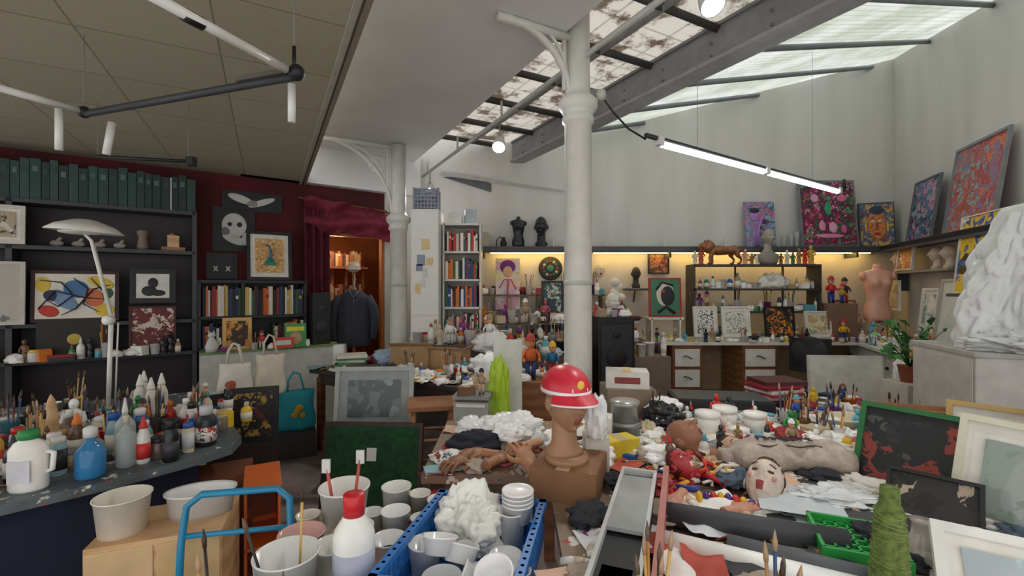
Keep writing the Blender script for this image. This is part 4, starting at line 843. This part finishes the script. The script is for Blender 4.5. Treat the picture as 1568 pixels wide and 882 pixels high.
for (x,y,r,h,c,l_) in ((-1.78,2.3,.045,.1,'6a5a50','20242a'),(-1.8,2.42,.05,.09,'4a4a50','b0b0ac'),(-2.0,2.4,.04,.08,'b8b4a8','d8d4ca'),(-2.12,2.2,.045,.07,'c8b090','8a8a84'),(-2.2,2.35,.04,.1,'8a3a3a','c8c8c4'),(-1.9,2.55,.045,.12,'3a4a4a','3a3a3c'),(-1.76,2.74,.05,.09,'8a7a6a','b8a890')):
    jar('glass_jar',r,h,m(c,.2,alpha=.95),m(l_,.4),(x,y,Z))
b=MB(); b.lathe([(0,0),(.06,0),(.06,.03),(.045,.06),(.015,.24),(0,.27)],WOODL,20); b.build('wooden_cone',(-2.52,2.5,Z))
for (x,y) in ((-2.4,2.95),(-2.3,3.0),(-2.48,3.08),(-2.25,2.85)): bottle('nozzle_bottle',.035,.26,m('e0ddd4',.4),m('e8e6e0'),(x,y,Z),.5,nozzle=True)
for (x,y) in ((-2.02,2.6),(-1.88,2.72),(-2.25,2.62),(-2.6,2.75),(-2.4,2.3)): cup('brush_cup',.035,.042,R(.1,.13),m(random.choice(['8a8a8a','c8b8a0','3a5a7a','d0d0cc']),.3,alpha=.9),(x,y,Z),brushes=8)
AVL=[(-2.4,2.95,.12),(-2.52,2.5,.09),(-2.02,2.6,.07),(-1.88,2.72,.07),(-2.25,2.62,.07),(-2.6,2.75,.07),(-2.4,2.3,.07),(-1.93,2.28,.07),(-1.66,2.48,.08),(-1.68,2.25,.07),(-1.8,2.42,.07),(-1.78,2.3,.06),(-1.84,2.18,.06),(-1.9,2.06,.09),(-2.04,1.93,.12),(-2.0,2.4,.05),(-2.12,2.2,.06),(-2.2,2.35,.06),(-1.9,2.55,.06),(-1.72,2.62,.05),(-1.76,2.74,.06)]
scatter(-2.05,2.3,.95,.5,.88,Z,34,.95,.07,avoid=AVL,fn=container)
scatter(-2.3,2.75,1.1,.9,.8,Z,40,1.05,.085,avoid=AVL)
scatter(-2.9,2.4,.9,.9,.8,Z,30,1.2,.1)
scatter(-2.15,2.25,.7,.35,.85,Z,26,1.1,.05,fn=lying)
b=MB(); LM=m('e8e7e2',.4)
b.lathe([(.03,.08),(.06,.075),(.15,.04),(.2,.0),(.195,-.005),(.14,.03),(0,.05)],LM,32,T(0,0,1.22,ry=.08)); b.ell((0,0,1.22),(.16,.1,.02),m('f0eee8'))
b.tube([(0,0,1.2),(.04,0,1.16),(.17,0,.66)],.01,LM,8); b.tube([(.03,.03,1.14),(.15,.03,.66)],.006,LM,6); b.tube([(.17,0,.66),(.15,0,.05)],.013,LM,8); b.tube([(.19,.03,.62),(.17,.03,.1)],.005,LM,6)
b.cyl((.17,0,.64),.03,.04,LM,12,rx=1.57); b.lathe([(0,0),(.1,0),(.1,.015),(.03,.03),(.02,.06)],LM,24,T(.15,0,0)); b.build('desk_lamp',(-2.8,3.0,Z),.0)
b=MB(); b.box((0,0,.3),(.46,.34,.6),WOODL); b.box((-.115,-.172,.3),(.22,.008,.56),m('d8b888')); b.box((.115,-.172,.3),(.22,.008,.56),m('d0ae7c')); b.build('wooden_cabinet',(-1.48,1.98,0),.35,bevel=.004)
cup('plastic_tub',.08,.095,.15,m('f6f0e0',.4),(-1.6,1.88,.6),rim=True)
b=MB(); b.lathe([(0,0),(.12,0),(.13,.1),(.14,.1),(.14,.11),(.125,.1),(.115,.01),(0,.01)],m('fafbfa',.12,alpha=.72,var=.02),28,sy=.6); b.build('clear_container',(-1.38,2.03,.6),.35)
b=MB(); OG=m('d8692a',.6)
for c_,d_ in (((0,0,.01),(.16,.3,.02)),((-.075,0,.31),(.012,.3,.6)),((.075,0,.31),(.012,.3,.6)),((0,.145,.31),(.16,.012,.6)),((0,0,.61),(.17,.32,.015)),((0,0,.3),(.16,.3,.015))): b.box(c_,d_,OG)
b.box((0,.12,.45),(.13,.02,.2),m('7a3a1a')); b.build('orange_box',(-1.32,2.42,0),.5)
b=MB(); b.box((0,0,.29),(.3,.3,.58),WOODD); b.box((0,-.152,.29),(.26,.006,.5),m('6a3a2a')); b.build('wooden_crate',(-1.62,2.55,0),.5)
b=MB(); BC=m('2a8cb8',.35)
for g in (-1,1):
    b.tube([(g*.2,-.2,0),(g*.2,-.19,.42),(g*.19,-.1,.44),(g*.19,.18,.44),(g*.19,.22,.4),(g*.21,.25,0)],.014,BC,8)
b.tube([(-.19,.18,.44),(-.2,.22,.6),(-.19,.24,.73),(-.14,.25,.77),(.14,.25,.77),(.19,.24,.73),(.2,.22,.6),(.19,.18,.44)],.014,BC,8); b.tube([(-.2,.225,.62),(.2,.225,.62)],.011,BC,8)
b.grid(lambda u,v:((u-.5)*.38,-.17+v*.36,.445-.02*math.cos((u-.5)*3)),10,8,m('3a94b4')); b.build('blue_chair',(-1.06,1.62,0),.2)
# ------------------------------------------------------------------ LOW TABLE with tubs
table('side_table',[(-.8,.7),(.06,.7),(.06,1.86),(-.8,1.86)],.70,.04,stained('8a7c6c',1),DGREY,[(-.76,.75),(.0,.75),(-.76,1.8),(.0,1.8)])
CR=m('2a74c0',.4)
b=MB(); w,d,h=.38,.52,.14
b.box((0,0,.005),(w,d,.01),CR)
for y in (-d/2,d/2):
    b.box((0,y,.03),(w,.01,.06),CR); b.box((0,y,h-.01),(w+.03,.025,.02),CR)
    for i in range(13): b.box((-w/2+i*w/12,y,h/2),(.01,.01,h),CR)
for x in (-w/2,w/2):
    b.box((x,0,.03),(.01,d,.06),CR); b.box((x,0,h-.01),(.025,d+.03,.02),CR)
    for i in range(17): b.box((x,-d/2+i*d/16,h/2),(.01,.01,h),CR)
b.build('blue_plastic_crate',(-.13,1.42,.7),-.21)
WC=m('ffffff',.3,alpha=.96,var=.02); zc=.712; CL2=m('ffffff',.12,alpha=.78,var=.02)
for (x,y,r,hh,mt) in ((0.0,1.56,.045,.13,WC),(-.02,1.42,.05,.06,CL2),(-.05,1.3,.055,.09,WC),(-.2,1.3,.055,.07,CL2),(-.27,1.42,.05,.1,CL2),(-.15,1.44,.045,.07,WC),(-.26,1.22,.045,.08,m('cfe0ea',.3,alpha=.8)),(-.12,1.19,.05,.05,CL2),(-.1,1.36,.04,.05,CL2),(.02,1.33,.035,.07,WC)):
    cup('plastic_cup',r*.8,r,hh,mt,(x,y,zc),rim=True)
for (x,y,z_,a1) in ((-.16,1.36,.78,1.0),(-.04,1.24,.8,-.9),(-.22,1.36,.81,.6),(-.1,1.27,.77,2.0)):
    b=MB(); b.lathe([(0,0),(.042,0),(.052,.045),(.055,.045),(.055,.05),(.049,.048),(.04,.004),(0,.004)],CL2,24); b.build('plastic_cup',(x,y,z_),R(0,6),a1*.6)
b=MB(); 
for i in range(4): b.lathe([(.04,i*.014),(.052,i*.014+.06),(.055,i*.014+.06),(.055,i*.014+.066),(.05,i*.014+.062)],WC,24)
b.build('cup_stack',(.02,1.57,.80))
crumple('plastic_bag',(.12,.1,.13),m('fafcf2',.15,alpha=.93),(-.14,1.56,.715),seg=84,amp=.5,f=1.6)
TUBM=lambda c:m(c,.22,alpha=.9,var=.05)
b=MB(); b.lathe([(0,0),(.07,0),(.088,.15),(.093,.15),(.093,.157),(.086,.155),(.066,.006),(0,.006)],TUBM('fafaf6'),28); b.lathe([(0,.03),(.07,.03)],m('d8d4c8'),20)
for (x,y,l_) in ((.02,.02,.24),(-.03,0,.22)): b.tube([(x,y,.01),(x*2.2,y*2,l_)],.006,m('c85a4a'),6); b.box((x*2.3,y*2,l_+.01),(.03,.01,.05),W2)
b.build('paint_bucket',(-.63,1.72,.7))
for (x,y,r,hh,c) in ((-.45,1.78,.055,.13,'f4f6f0'),(-.42,1.65,.05,.1,'ffffff'),(-.36,1.79,.04,.1,'f4f0e4'),(-.53,1.56,.055,.09,'f4f0e8'),(-.41,1.52,.055,.07,'ffffff'),(-.69,1.5,.07,.1,'e8b8b0'),(-.64,1.3,.085,.15,'f6f8f6'),(-.56,1.43,.06,.1,'fafaf6'),(-.28,1.76,.045,.09,'f8f4e8'),(-.72,1.12,.07,.12,'ffffff'),(-.37,1.18,.05,.12,'5a98d8'),(-.52,1.14,.05,.1,'fafaf6'),(-.74,1.66,.04,.08,'f0e8d8'),(-.6,1.16,.04,.08,'ffffff'),(-.52,1.7,.04,.07,'ffffff'),(-.33,1.66,.038,.07,'f8f4e8'),(-.74,1.38,.04,.09,'ffffff')):
    cup('plastic_tub',r*.82,r,hh,TUBM(c),(x,y,.7),fill=m(random.choice(['b85a5a','f0ede4','d8b8a0','e8e8e4'])),rim=True,brushes=0 if random.random()<.7 else 2)
bottle('glue_bottle',.058,.3,m('f6f5f0',.35),m('d0242c',.35),(-.46,1.33,.7),.42,label=m('b8bcd0'),caph=.16)
bottle('small_bottle',.03,.16,m('f4f4f0',.3),W2,(-.4,1.04,.7),.4)
scatter(-.38,1.3,.8,1.0,0,.7,40,1.0,.05,fn=lying,avoid=[(-.13,1.42,.27),(-.63,1.3,.1),(-.46,1.33,.07)])
# ------------------------------------------------------------------ MAIN TABLE
b=MB(); TW=stained('8a7460',5)
b.box((1.3,1.75,.78),(2.3,2.0,.04),TW); b.box((-.12,2.36,.78),(.54,.8,.04),TW)
for (x,y) in ((.22,.85),(2.35,.85),(.22,2.7),(2.35,2.7),(-.33,2.7),(-.33,2.05)): b.box((x,y,.38),(.06,.06,.76),WOODD)
b.build('main_table')
Z=.8
carton('cardboard_box',.25,.26,.12,m('8a6244',.8),(.23,1.82,Z),-.35)
# mannequin head wearing a red & white cap: face stays visible below a short brim
b=MB(); HB=m('a47c5e',.5,var=.12); b.head(Matrix.Identity(4),HB,lip=m('8a5040'))
b.lathe([(.088,-.245),(.088,-.22)],HB,24)
for g in (-1,1): b.tube([(g*.015,-.092,.012),(g*.03,-.088,.008),(g*.046,-.076,.012)],.0025,m('4a3020'),6)
RC=m('d42c40',.35); WV=m('f4eeee',.18)
b.ell((0,.008,.05),(.096,.122,.1),RC,seg=40,fn=lambda p:Vector((p.x,p.y,max(p.z,-.03-.25*max(0,p.y)))))
b.loft([(.04,.0975,.1235,0,.008),(.056,.0985,.1245,0,.008)],WV,40)
def brim(o):
    def f(u,v):
        a=(u-.5)*2.3; r1=.1+.075*v*math.cos(a*.75)**.5
        return (math.sin(a)*(.094+.02*v),-math.cos(a)*(.116+.07*v*math.cos(a*.9))+.008,.046-.03*v-.012*math.sin(a)**2*v+o)
    return f
b.grid(brim(.004),24,8,RC); b.grid(brim(-.002),24,8,m('b01e30',.4))
b.tube([brim(.001)(i/24,1) for i in range(25)],.004,WV,6)
b.grid(lambda u,v:((u-.5)*.075*(1-.25*v),-.1165*math.cos((u-.5)*.7)+.008-.003+.035*v*v,.058+.055*v),10,6,WV); b.ell((0,-.108,.085),(.017,.008,.018),m('e8c048'),seg=14)
b.ell((0,.008,.152),(.01,.01,.006),WV,seg=10)
b.build('mannequin_head_with_cap',(.215,1.8,1.155),.42,-.0,sc=.95)
crumple('plastic_bag',(.05,.08,.12),m('fafcfe',.12,alpha=.8),(.36,1.95,.97),amp=.4,seg=50,f=1.6); crumple('plastic_bag',(.1,.08,.07),PBAG,(.37,2.05,.8),amp=.4,seg=50)
b=MB(); b.box((.36,1.97,.885),(.1,.1,.17),m('c8c4ba')); b.build('small_box')
def hand(name,mat,loc,rz,rx=0,sc=1,side=1):
    b=MB(); b.ell((0,0,0),(.042,.05,.017),mat,seg=16)
    for i,(x,l_,a) in enumerate(((-.03,.065,.18),(-.01,.08,.05),(.011,.076,-.06),(.03,.058,-.2))):
        p=[(x,.035,0)]; c=.25+.1*i
        y,z=.035,0; aa=.1
        for k in range(3): y+=math.cos(aa)*l_/3; z-=math.sin(aa)*l_/3; aa+=c; p.append((x-math.sin(a)*(y-.03),y,z+.004))
        b.tube(p,[.0095,.009,.008,.006],mat,8)
    b.tube([(-.03*side,-.02,0),(-.055*side,.0,-.006),(-.065*side,.025,-.014),(-.062*side,.042,-.02)],[.012,.011,.009,.006],mat,8)
    b.tube([(0,-.03,0),(0,-.07,.0),(0,-.11,0)],[.026,.024,.027],mat,12,sy=.8)
    return b.build(name,loc,rz,rx,sc=sc,remesh=.0035)
hand('carved_hand',m('a5714e',.5),(-.16,2.12,.84),1.2); hand('carved_hand',m('9a6848',.5),(-.05,2.05,.84),-.6); hand('carved_hand',m('b07c58',.5),(.06,2.0,.86),.4,.5,1.1); hand('carved_hand',m('c09070',.5),(.05,2.2,.84),2.2); hand('carved_hand',m('8a5c40',.5),(-.24,2.02,.84),2.6)
crumple('white_plastic_bag',(.18,.13,.09),PBAG,(.0,2.44,.8),seg=84,amp=.45); crumple('white_plastic_bag',(.1,.08,.07),PBAG,(-.2,2.46,.8),amp=.4,seg=56); crumple('white_plastic_bag',(.1,.09,.06),PBAG,(.24,2.3,.8),amp=.4,seg=56); crumple('white_plastic_bag',(.08,.07,.05),PBAG,(-.02,2.28,.85),amp=.4,seg=56)
crumple('dark_cloth',(.14,.12,.06),m('20242e',.9),(-.18,2.27,.8),amp=.4); crumple('striped_cloth',(.12,.08,.03),art(['e8e4dc','8a3038','e8e4dc','3a4a6a'],20,77),(-.27,2.12,.8),amp=.3)
b=MB(); b.box((0,0,.015),(.3,.16,.03),m('b8302c')); b.box((0,0,.034),(.27,.13,.008),m('d84a40')); b.build('red_box',(-.22,1.85,.70),-.3)
scatter(-.1,2.3,.45,.7,0,Z,26,1.0,.05,fn=lying)
b=MB(); b.box((0,0,.035),(.13,.78,.07),m('26272a')); b.box((-.06,0,.08),(.012,.78,.025),m('c8cac8')); b.box((.06,0,.08),(.012,.78,.025),m('c8cac8')); b.box((0,.12,.085),(.11,.4,.012),m('9c9f9e',.5)); b.box((0,-.3,.06),(.08,.12,.02),m('3c3e42'))
b.box((0,.385,.05),(.13,.012,.09),m('c8cac8')); b.build('long_instrument_case',(.36,1.42,Z),-.36)
b=MB(); b.box((0,0,.05),(.02,.82,.1),m('b87a70',.6)); b.build('wooden_plank',(.465,1.42,Z),-.36)
scatter(.2,1.25,.1,.7,-.36,Z,16,1.1,.04,fn=lying)
carton('printed_box',.26,.18,.1,m('d8d4cc',.7),(.74,2.95,.97),-.2,label=m('8a3a3a')); 
b=MB(); b.box((.74,2.95,.485),(.3,.26,.97),m('8a7a68')); b.build('storage_box')
b=MB(); b.lathe([(0,0),(.08,0),(.08,.1),(.085,.1),(.085,.12),(0,.12)],m('9a9c9c',.3,.6),24); b.build('metal_tin',(.58,2.35,.8)); 
b=MB(); b.lathe([(0,0),(.07,0),(.07,.08),(.075,.08),(.075,.1),(0,.1)],m('b0b0ac',.3,.6),24); b.build('metal_tin',(.58,2.35,.922))
carton('yellow_box',.16,.1,.1,m('d8c030',.5),(.5,2.14,.8),.4); carton('white_box',.12,.1,.16,m('e4e2dc',.7),(.44,2.3,.8),-.3)
crumple('black_bag',(.14,.1,.1),m('15161a',.25),(.85,2.58,.8),seg=60,amp=.4); crumple('white_plastic_bag',(.1,.08,.06),PBAG,(.9,2.72,.86),amp=.4)
for (x,y,r,hh) in ((1.06,2.48,.062,.13),(1.2,2.58,.062,.13),(1.33,2.5,.055,.12),(1.2,2.42,.05,.06)): 
    b=MB(); b.lathe([(0,0),(r,0),(r,hh*.85)],m('f0eee6',.4),24); b.lathe([(r*1.06,hh*.78),(r*1.06,hh),(0,hh+.002)],m('f6f4ee',.4),24); b.tube([(r,0,hh*.8),(r+.02,0,hh*.5),(r,0,hh*.3)],.002,GREYP,5); b.build('paint_pot',(x,y,Z))
b=MB(); b.lathe([(0,0),(.12,0),(.15,.09),(.155,.09),(.155,.1),(.145,.095),(.115,.01),(0,.01)],m('e0d8b8',.4),32,sy=.6); b.build('oval_basin',(1.83,2.5,Z),.1)
b=MB(); b.lathe([(0,0),(.15,0),(.155,.02),(0,.025)],m('c8b060',.4),28,sy=.55); b.build('oval_tray',(1.8,2.3,Z),.3)
HR=m('5a4232',.9,var=.4,ns=60,bump=.4)
b=MB(); b.head(Matrix.Identity(4),m('9c6b50',.5,var=.15),lip=m('7a4030')); b.build('mannequin_head',(.84,2.2,.88),.7,-1.25,sc=.78)
b=MB(); b.head(Matrix.Identity(4),m('dccabb',.6,var=.2,ns=24),lip=m('9a3a3c'),hair=HR,neck=False)
for g in (-1,1):
    b.ell((g*.045,-.078,-.02),(.016,.01,.012),m('c88a7c'),seg=10); b.ell((g*.03,-.08,.012),(.016,.01,.006),m('4a3a34'),seg=12); b.tube([(g*.012,-.092,.036),(g*.03,-.094,.043),(g*.05,-.082,.036)],.003,m('5a3a2a'),6)
b.build('theatre_mask',(.95,1.72,.86),-.7,-1.0,sc=.82)
b=MB(); b.head(Matrix.Identity(4),m('d0a890',.5,var=.12),lip=m('a04040'),eye=WHITE,neck=False,hair=m('3a2a22',.9)); b.build('theatre_mask',(1.0,2.06,.86),.5,-1.1,sc=.62)
torso('mannequin_torso',m('b8aa9c',.9,var=.22,ns=16,bump=.4),.52,(1.4,1.95,.855),math.pi/2-.1,-math.pi/2,female=False,letter=m('4a4440',.8),wr=.16)
crumple('cloth_sleeve',(.22,.06,.045),m('c8bca8',.9),(1.42,2.16,.8),amp=.4,f=1.8,seg=60); crumple('grey_cloth',(.2,.09,.03),m('9a9c9e',.9),(1.15,2.24,.8),amp=.4,f=1.8,seg=50); crumple('printed_cloth',(.13,.09,.025),art(['e0d8c8','8a5a40','e0d8c8','3a4a6a'],28,93),(1.2,1.88,.8),amp=.5,seg=50)
crumple('white_plastic_bag',(.16,.1,.05),PBAG,(1.58,2.34,.8),amp=.4,seg=50); crumple('white_plastic_bag',(.12,.09,.05),PBAG,(.66,2.12,.8),amp=.4,seg=50)
b=MB()
cs=['b8202c','d8402c','7a1a24','e0a030','2a4a9a','c85a6a','e8e0d0']
for i in range(46):
    a=R(0,6.28); r0=R(.02,.17); p=Vector((r0*math.cos(a),r0*.75*math.sin(a),R(.015,.07))); q=p+Vector((R(-.09,.09),R(-.08,.08),R(-.03,.03))); q.z=max(q.z,.012)
    b.tube([p,(p+q)/2+Vector((R(-.03,.03),R(-.03,.03),.015)),q],[R(.006,.014),R(.006,.016),R(.003,.008)],m(cs[i%7],.4),8)
b.head(T(-.04,-.03,.1,rx=-1.0,rz=.3,s=.5),m('b03438',.4),lip=m('e8d0c0'),eye=WHITE,neck=False,hair=m('5a1a1a'))
b.build('clown_puppet',(.7,1.86,Z),.3)
crumple('red_cloth',(.12,.09,.03),m('a8242c',.7),(.6,1.8,.8),amp=.5); crumple('leopard_cloth',(.14,.07,.035),art(['c8a070','4a3020','c8a070','e0c8a0'],40,88),(.85,2.0,.8),amp=.5)
b=MB(); 
for i in range(9):
    t=i/8; b.ell((.2*t,.03*math.sin(t*3),.03),(.014,.032*(1-.45*t),.032*(1-.45*t)),m(['e0b030','4a2a7a','c8302c'][i%3],.4),seg=14)
b.build('striped_horn',(.68,1.66,Z),-.3)
hand('doll_hand',m('c89078',.5),(.58,1.64,.84),2.4,0,.8); hand('doll_hand',m('c89078',.5),(.8,1.58,.84),-1.2,0,.8)
COL=[art(['e8e6e0','c8703a','1c1c1e','8a6a50','e8e6e0'],9,51),art(['d8d8d4','2a3a4a','a0a8ac'],9,52),art(['3a3a3c','e0dcd4','b05a3a'],7,53)]
sheets('collage_sheets',(1.25,1.65,Z),16,.25,['f6f4ee','c8d0d4','e0b8a0'],(.26,.32),COL); sheets('collage_sheets',(.9,1.55,Z),9,.18,['f0eee8','2a3a4a'],(.22,.28),COL)
sheets('paper_sheets',(1.75,2.1,Z),8,.22,['f0eee8','c8a080','8a8a88'],(.26,.32),COL); sheets('paper_sheets',(1.1,1.1,Z),10,.3,['f0eee8','d8d8d0','8aa0a8'],(.26,.32),COL); sheets('paper_sheets',(.95,2.4,Z),10,.3,['f0eee8','d8c8a8','8aa0a8'],(.22,.3),COL)
crumple('clear_plastic_wrap',(.15,.09,.022),m('f6fcff',.08,alpha=.8),(1.17,1.64,.84),amp=.6,seg=64)
scatter(1.2,1.85,1.7,1.6,0,Z+.02,240,1.15,.05,fn=lying,avoid=[(.95,1.72,.09),(.22,1.8,.18),(.36,1.42,.08),(.84,2.2,.08)])
scatter(1.25,2.25,1.4,.45,0,Z+.01,34,.75,.07,avoid=[(.84,2.2,.12),(.85,2.58,.14),(1.06,2.48,.08),(1.2,2.58,.08),(1.33,2.5,.08),(1.2,2.42,.07),(1.4,2.1,.2)])
scatter(1.3,2.45,1.5,.4,0,Z,6,.7,.2,fn=bagmix,avoid=[(1.06,2.48,.12),(1.2,2.58,.12),(1.33,2.5,.12)])
def roll(name,p,q,r,mat,inner):
    b=MB(); b.tube([p,q],r,mat,24); d=(Vector(q)-Vector(p)).normalized(); b.tube([Vector(p)-d*.001,Vector(p)+d*.002],r*.6,inner,20); b.tube([Vector(q)-d*.002,Vector(q)+d*.001],r*.6,inner,20); return b.build(name)
roll('dark_paper_roll',(.52,1.54,.84),(1.0,1.36,.84),.038,m('44444a',.6),BLACK)
roll('paper_roll',(.46,1.4,.83),(.95,1.14,.83),.028,m('f6f8f4',.5),m('8a8a88')); roll('green_tube',(.46,1.46,.815),(.98,1.2,.815),.013,m('2a9a4a',.4),BLACK)
roll('grey_paper_roll',(.64,1.36,.835),(1.12,1.1,.835),.032,m('5a5f62',.6),BLACK)
b=MB(); GN=m('2fa04a',.4)
for i in range(7): b.box((-.09+i*.03,0,.015),(.007,.2,.015),GN)
for i in range(7): b.box((0,-.1+i*.033,.015),(.2,.007,.015),GN)
for x in (-.1,.1): b.box((x,0,.02),(.01,.22,.035),GN)
for y in (-.11,.11): b.box((0,y,.02),(.21,.01,.035),GN)
b.build('green_plastic_tray',(1.02,1.36,.83),-.4)
b=MB(); b.lathe([(0,0),(.05,0),(.05,.012),(0,.013)],m('c8a878',.6),28); b.build('wooden_disc',(1.1,1.48,.83))
for (x,y) in ((.32,1.04),(.58,1.0)): cup('brush_cup',.03,.038,.1,m(random.choice(['d8d8d4','8ab0c0','c8b8a0']),.3,alpha=.9),(x,y,Z),brushes=6)
b=MB(); TWN=m('66783a',.95,var=.35,ns=60,bump=.3)
b.lathe([(0,0),(.05,0),(.05,.015)]+[((.046-.016*t/40)+(.0014 if t%2 else 0),.015+t*.0057) for t in range(41)]+[(.022,.26),(.02,.3),(0,.302)],TWN,28)
for t in range(14): 
    z=.03+t*.016; r=.048-.016*(z/.25); b.tube([((r)*math.cos(q*.785),(r)*math.sin(q*.785),z+.008*math.sin(q*.785+t)) for q in range(9)],.0018,m('7a8c4a',.9),5)
b.build('twine_cone',(.95,1.15,Z))
frame('green_frame',.36,.34,art(['1c1e20','2a2c2e','8a3a30','1c1e20','4a4a48'],10,61),m('2a6a3a',.4),.02,(1.5,1.74,Z),-1.0,.35,dep=.025)
frame('black_frame',.24,.2,art(['2a2824','8a7a68','1c1a18','b0a08a'],9,62),BLACK,.012,(1.34,1.46,Z),-.8,.5)
frame('white_frame',.42,.38,art(['8a9a90','a8b0ac','9aa49e'],5,63,.4,True,.15),m('d4d2bc',.4),.02,(1.56,1.36,Z),-1.15,.3,.05)
frame('white_frame',.34,.24,art(['b8c8cc','a8b4b8'],4,64,.3,True,.1),m('e4e4de',.4),.025,(1.17,1.0,Z),-.6,.75,.03)
frame('wood_frame',.3,.32,art(['c8b8a0','8a7a68'],4,65),m('c0a060',.4),.02,(1.95,1.85,Z),-.9,.25,.04)
b=MB(); b.lathe([(0,0),(.04,0),(.045,.02),(.05,.07),(.026,.11),(.024,.14),(.03,.15)],m('c8c0b8',.1,alpha=.7),24); b.build('glass_vase',(1.15,1.28,Z))
b=MB(); b.box((0,0,.21),(.45,.28,.42),m('c9c5bc')); b.build('storage_box',(2.2,1.6,Z),-1.0)
carton('cardboard_box',.36,.28,.16,m('a87a58',.8),(2.12,2.4,Z),-.4,True)
scatter(1.35,2.68,1.6,.1,0,Z,22,.85,.07); scatter(1.55,2.4,.9,.3,0,Z,14,.8,.09,avoid=[(1.83,2.5,.2),(1.33,2.5,.1)])
b=MB(); b.box((0,0,.33),(1.9,.9,.66),m('6a4a3c')); b.build('storage_trunk',(1.95,3.5,0),-.1)
b=MB(); b.box((0,0,.05),(.7,.35,.1),m('2c2e32')); b.box((0,0,.105),(.66,.31,.01),m('4a4e52')); b.build('portfolio_case',(1.6,3.55,.66),-.15)
bookstack('book_stack',(2.15,3.75,.66),.2,8,.36,.28,('8a2a3a','c85a6a','e8e4da','5a2a30','b83a4a'))
scatter(1.95,3.2,1.7,.22,-.1,.66,36,.85,.07); scatter(2.55,3.6,.5,.5,-.1,.66,18,.95,.09); sheets('paper_sheets',(2.0,3.3,.66),10,.4,['f0eee8','d8c8a8','c83a3a'],(.22,.3),COL)
scatter(1.9,3.3,1.7,.5,-.1,.67,50,1.2,.06,fn=lying); scatter(1.9,3.35,1.7,.4,-.1,.66,6,.8,.25,fn=bagmix,avoid=[(1.6,3.55,.3)])
for i in range(4): jar('blue_lid_pot',.04,.06,m('e8e8e4'),m('2a4ab0'),(2.15+i*.11,3.33+.02*i,.662))
b=MB(); b.box((0,0,.6),(1.1,.7,1.2),m('cfcdc8',.6)); b.box((0,0,1.2),(1.13,.73,.03),m('b8b8b4',.5)); b.box((-.555,0,.6),(.008,.66,1.12),m('c8c6c0')); b.build('white_cabinet',(3.4,2.9,0),-.3,bevel=.004)
# sculpture under draped plastic sheet
b=MB(); PS=m('e8eaea',.2,alpha=.93,var=.05,ns=5)
def drape(u,v):
    a=u*2*math.pi; z=v
    base=.38*(1-.5*z**2.4)+.05*math.sin(a*2+1)
    w=Vector((math.cos(a)*2.2,math.sin(a)*2.2,z*1.3+3))
    v1=noise.voronoi(w*1.1)[0]; v2=noise.voronoi(w*2.6+Vector((4,0,z*2)))[0]; n1=noise.noise(w*.8); v3=noise.voronoi(w*5.2)[0]
    r=base*(1+.35*n1+.34*(min(v1[1]-v1[0],.5)-.2)+.18*(min(v2[1]-v2[0],.5)-.2)+.07*(min(v3[1]-v3[0],.5)-.2))
    if v>.96: r*=max(0,(1-v)/.04)
    zz=.92*z+.07*noise.noise(w*2)*(1 if z>.05 else 0)
    return (r*math.cos(a),r*.85*math.sin(a),max(0,zz))
b.grid(drape,190,130,PS); b.build('plastic_draped_sculpture',(3.42,2.95,1.215))
crumple('plastic_sheet',(.3,.2,.09),PS,(3.12,2.75,1.215),amp=.5,seg=80)
b=MB(); b.lathe([(0,0),(.06,0),(.08,.13),(.085,.13),(.07,.12)],m('a85a3a'),20)
random.seed(21)
for i in range(60):
    a=R(0,6.28); l_=R(.12,.34); up=R(.05,.38); p=Vector((0,0,.12)); q=Vector((math.cos(a)*l_*.7,math.sin(a)*l_*.7,.12+up))
    b.tube([p,(p+q)/2+Vector((0,0,.04)),q],.003,m('3a6a2a'),4); s=R(.03,.055)
    lf=[(0,-s,0),(s*.6,0,.01),(0,s,-.01),(-s*.6,0,.01)]; b.add(lf,[(0,1,2,3)],m(random.choice(['3f8a35','5aa04a','2f6a2a']),.5),True,T(q.x,q.y,q.z,rx=R(-.8,.8),ry=R(-.8,.8),rz=a))
b.build('potted_plant',(3.22,3.7,.84))
b=MB(); b.box((0,0,.42),(.28,.28,.84),m('cfcac0')); b.build('plant_stand',(3.22,3.7,0))
# ------------------------------------------------------------------ lights, world, camera
w=bpy.data.worlds.new('w'); scene.world=w; w.use_nodes=True; bg=w.node_tree.nodes['Background']; bg.inputs[0].default_value=(1,.985,.965,1); bg.inputs[1].default_value=1.3
cam=bpy.data.cameras.new('camera'); cam.lens=36*700/1568; cam.sensor_width=36; cam.clip_start=.02
co=bpy.data.objects.new('camera',cam); scene.collection.objects.link(co); co.location=(0,0,1.6); co.rotation_euler=(math.pi/2,0,0); scene.camera=co
scene.view_settings.view_transform='Standard'
scene.view_settings.exposure=.08
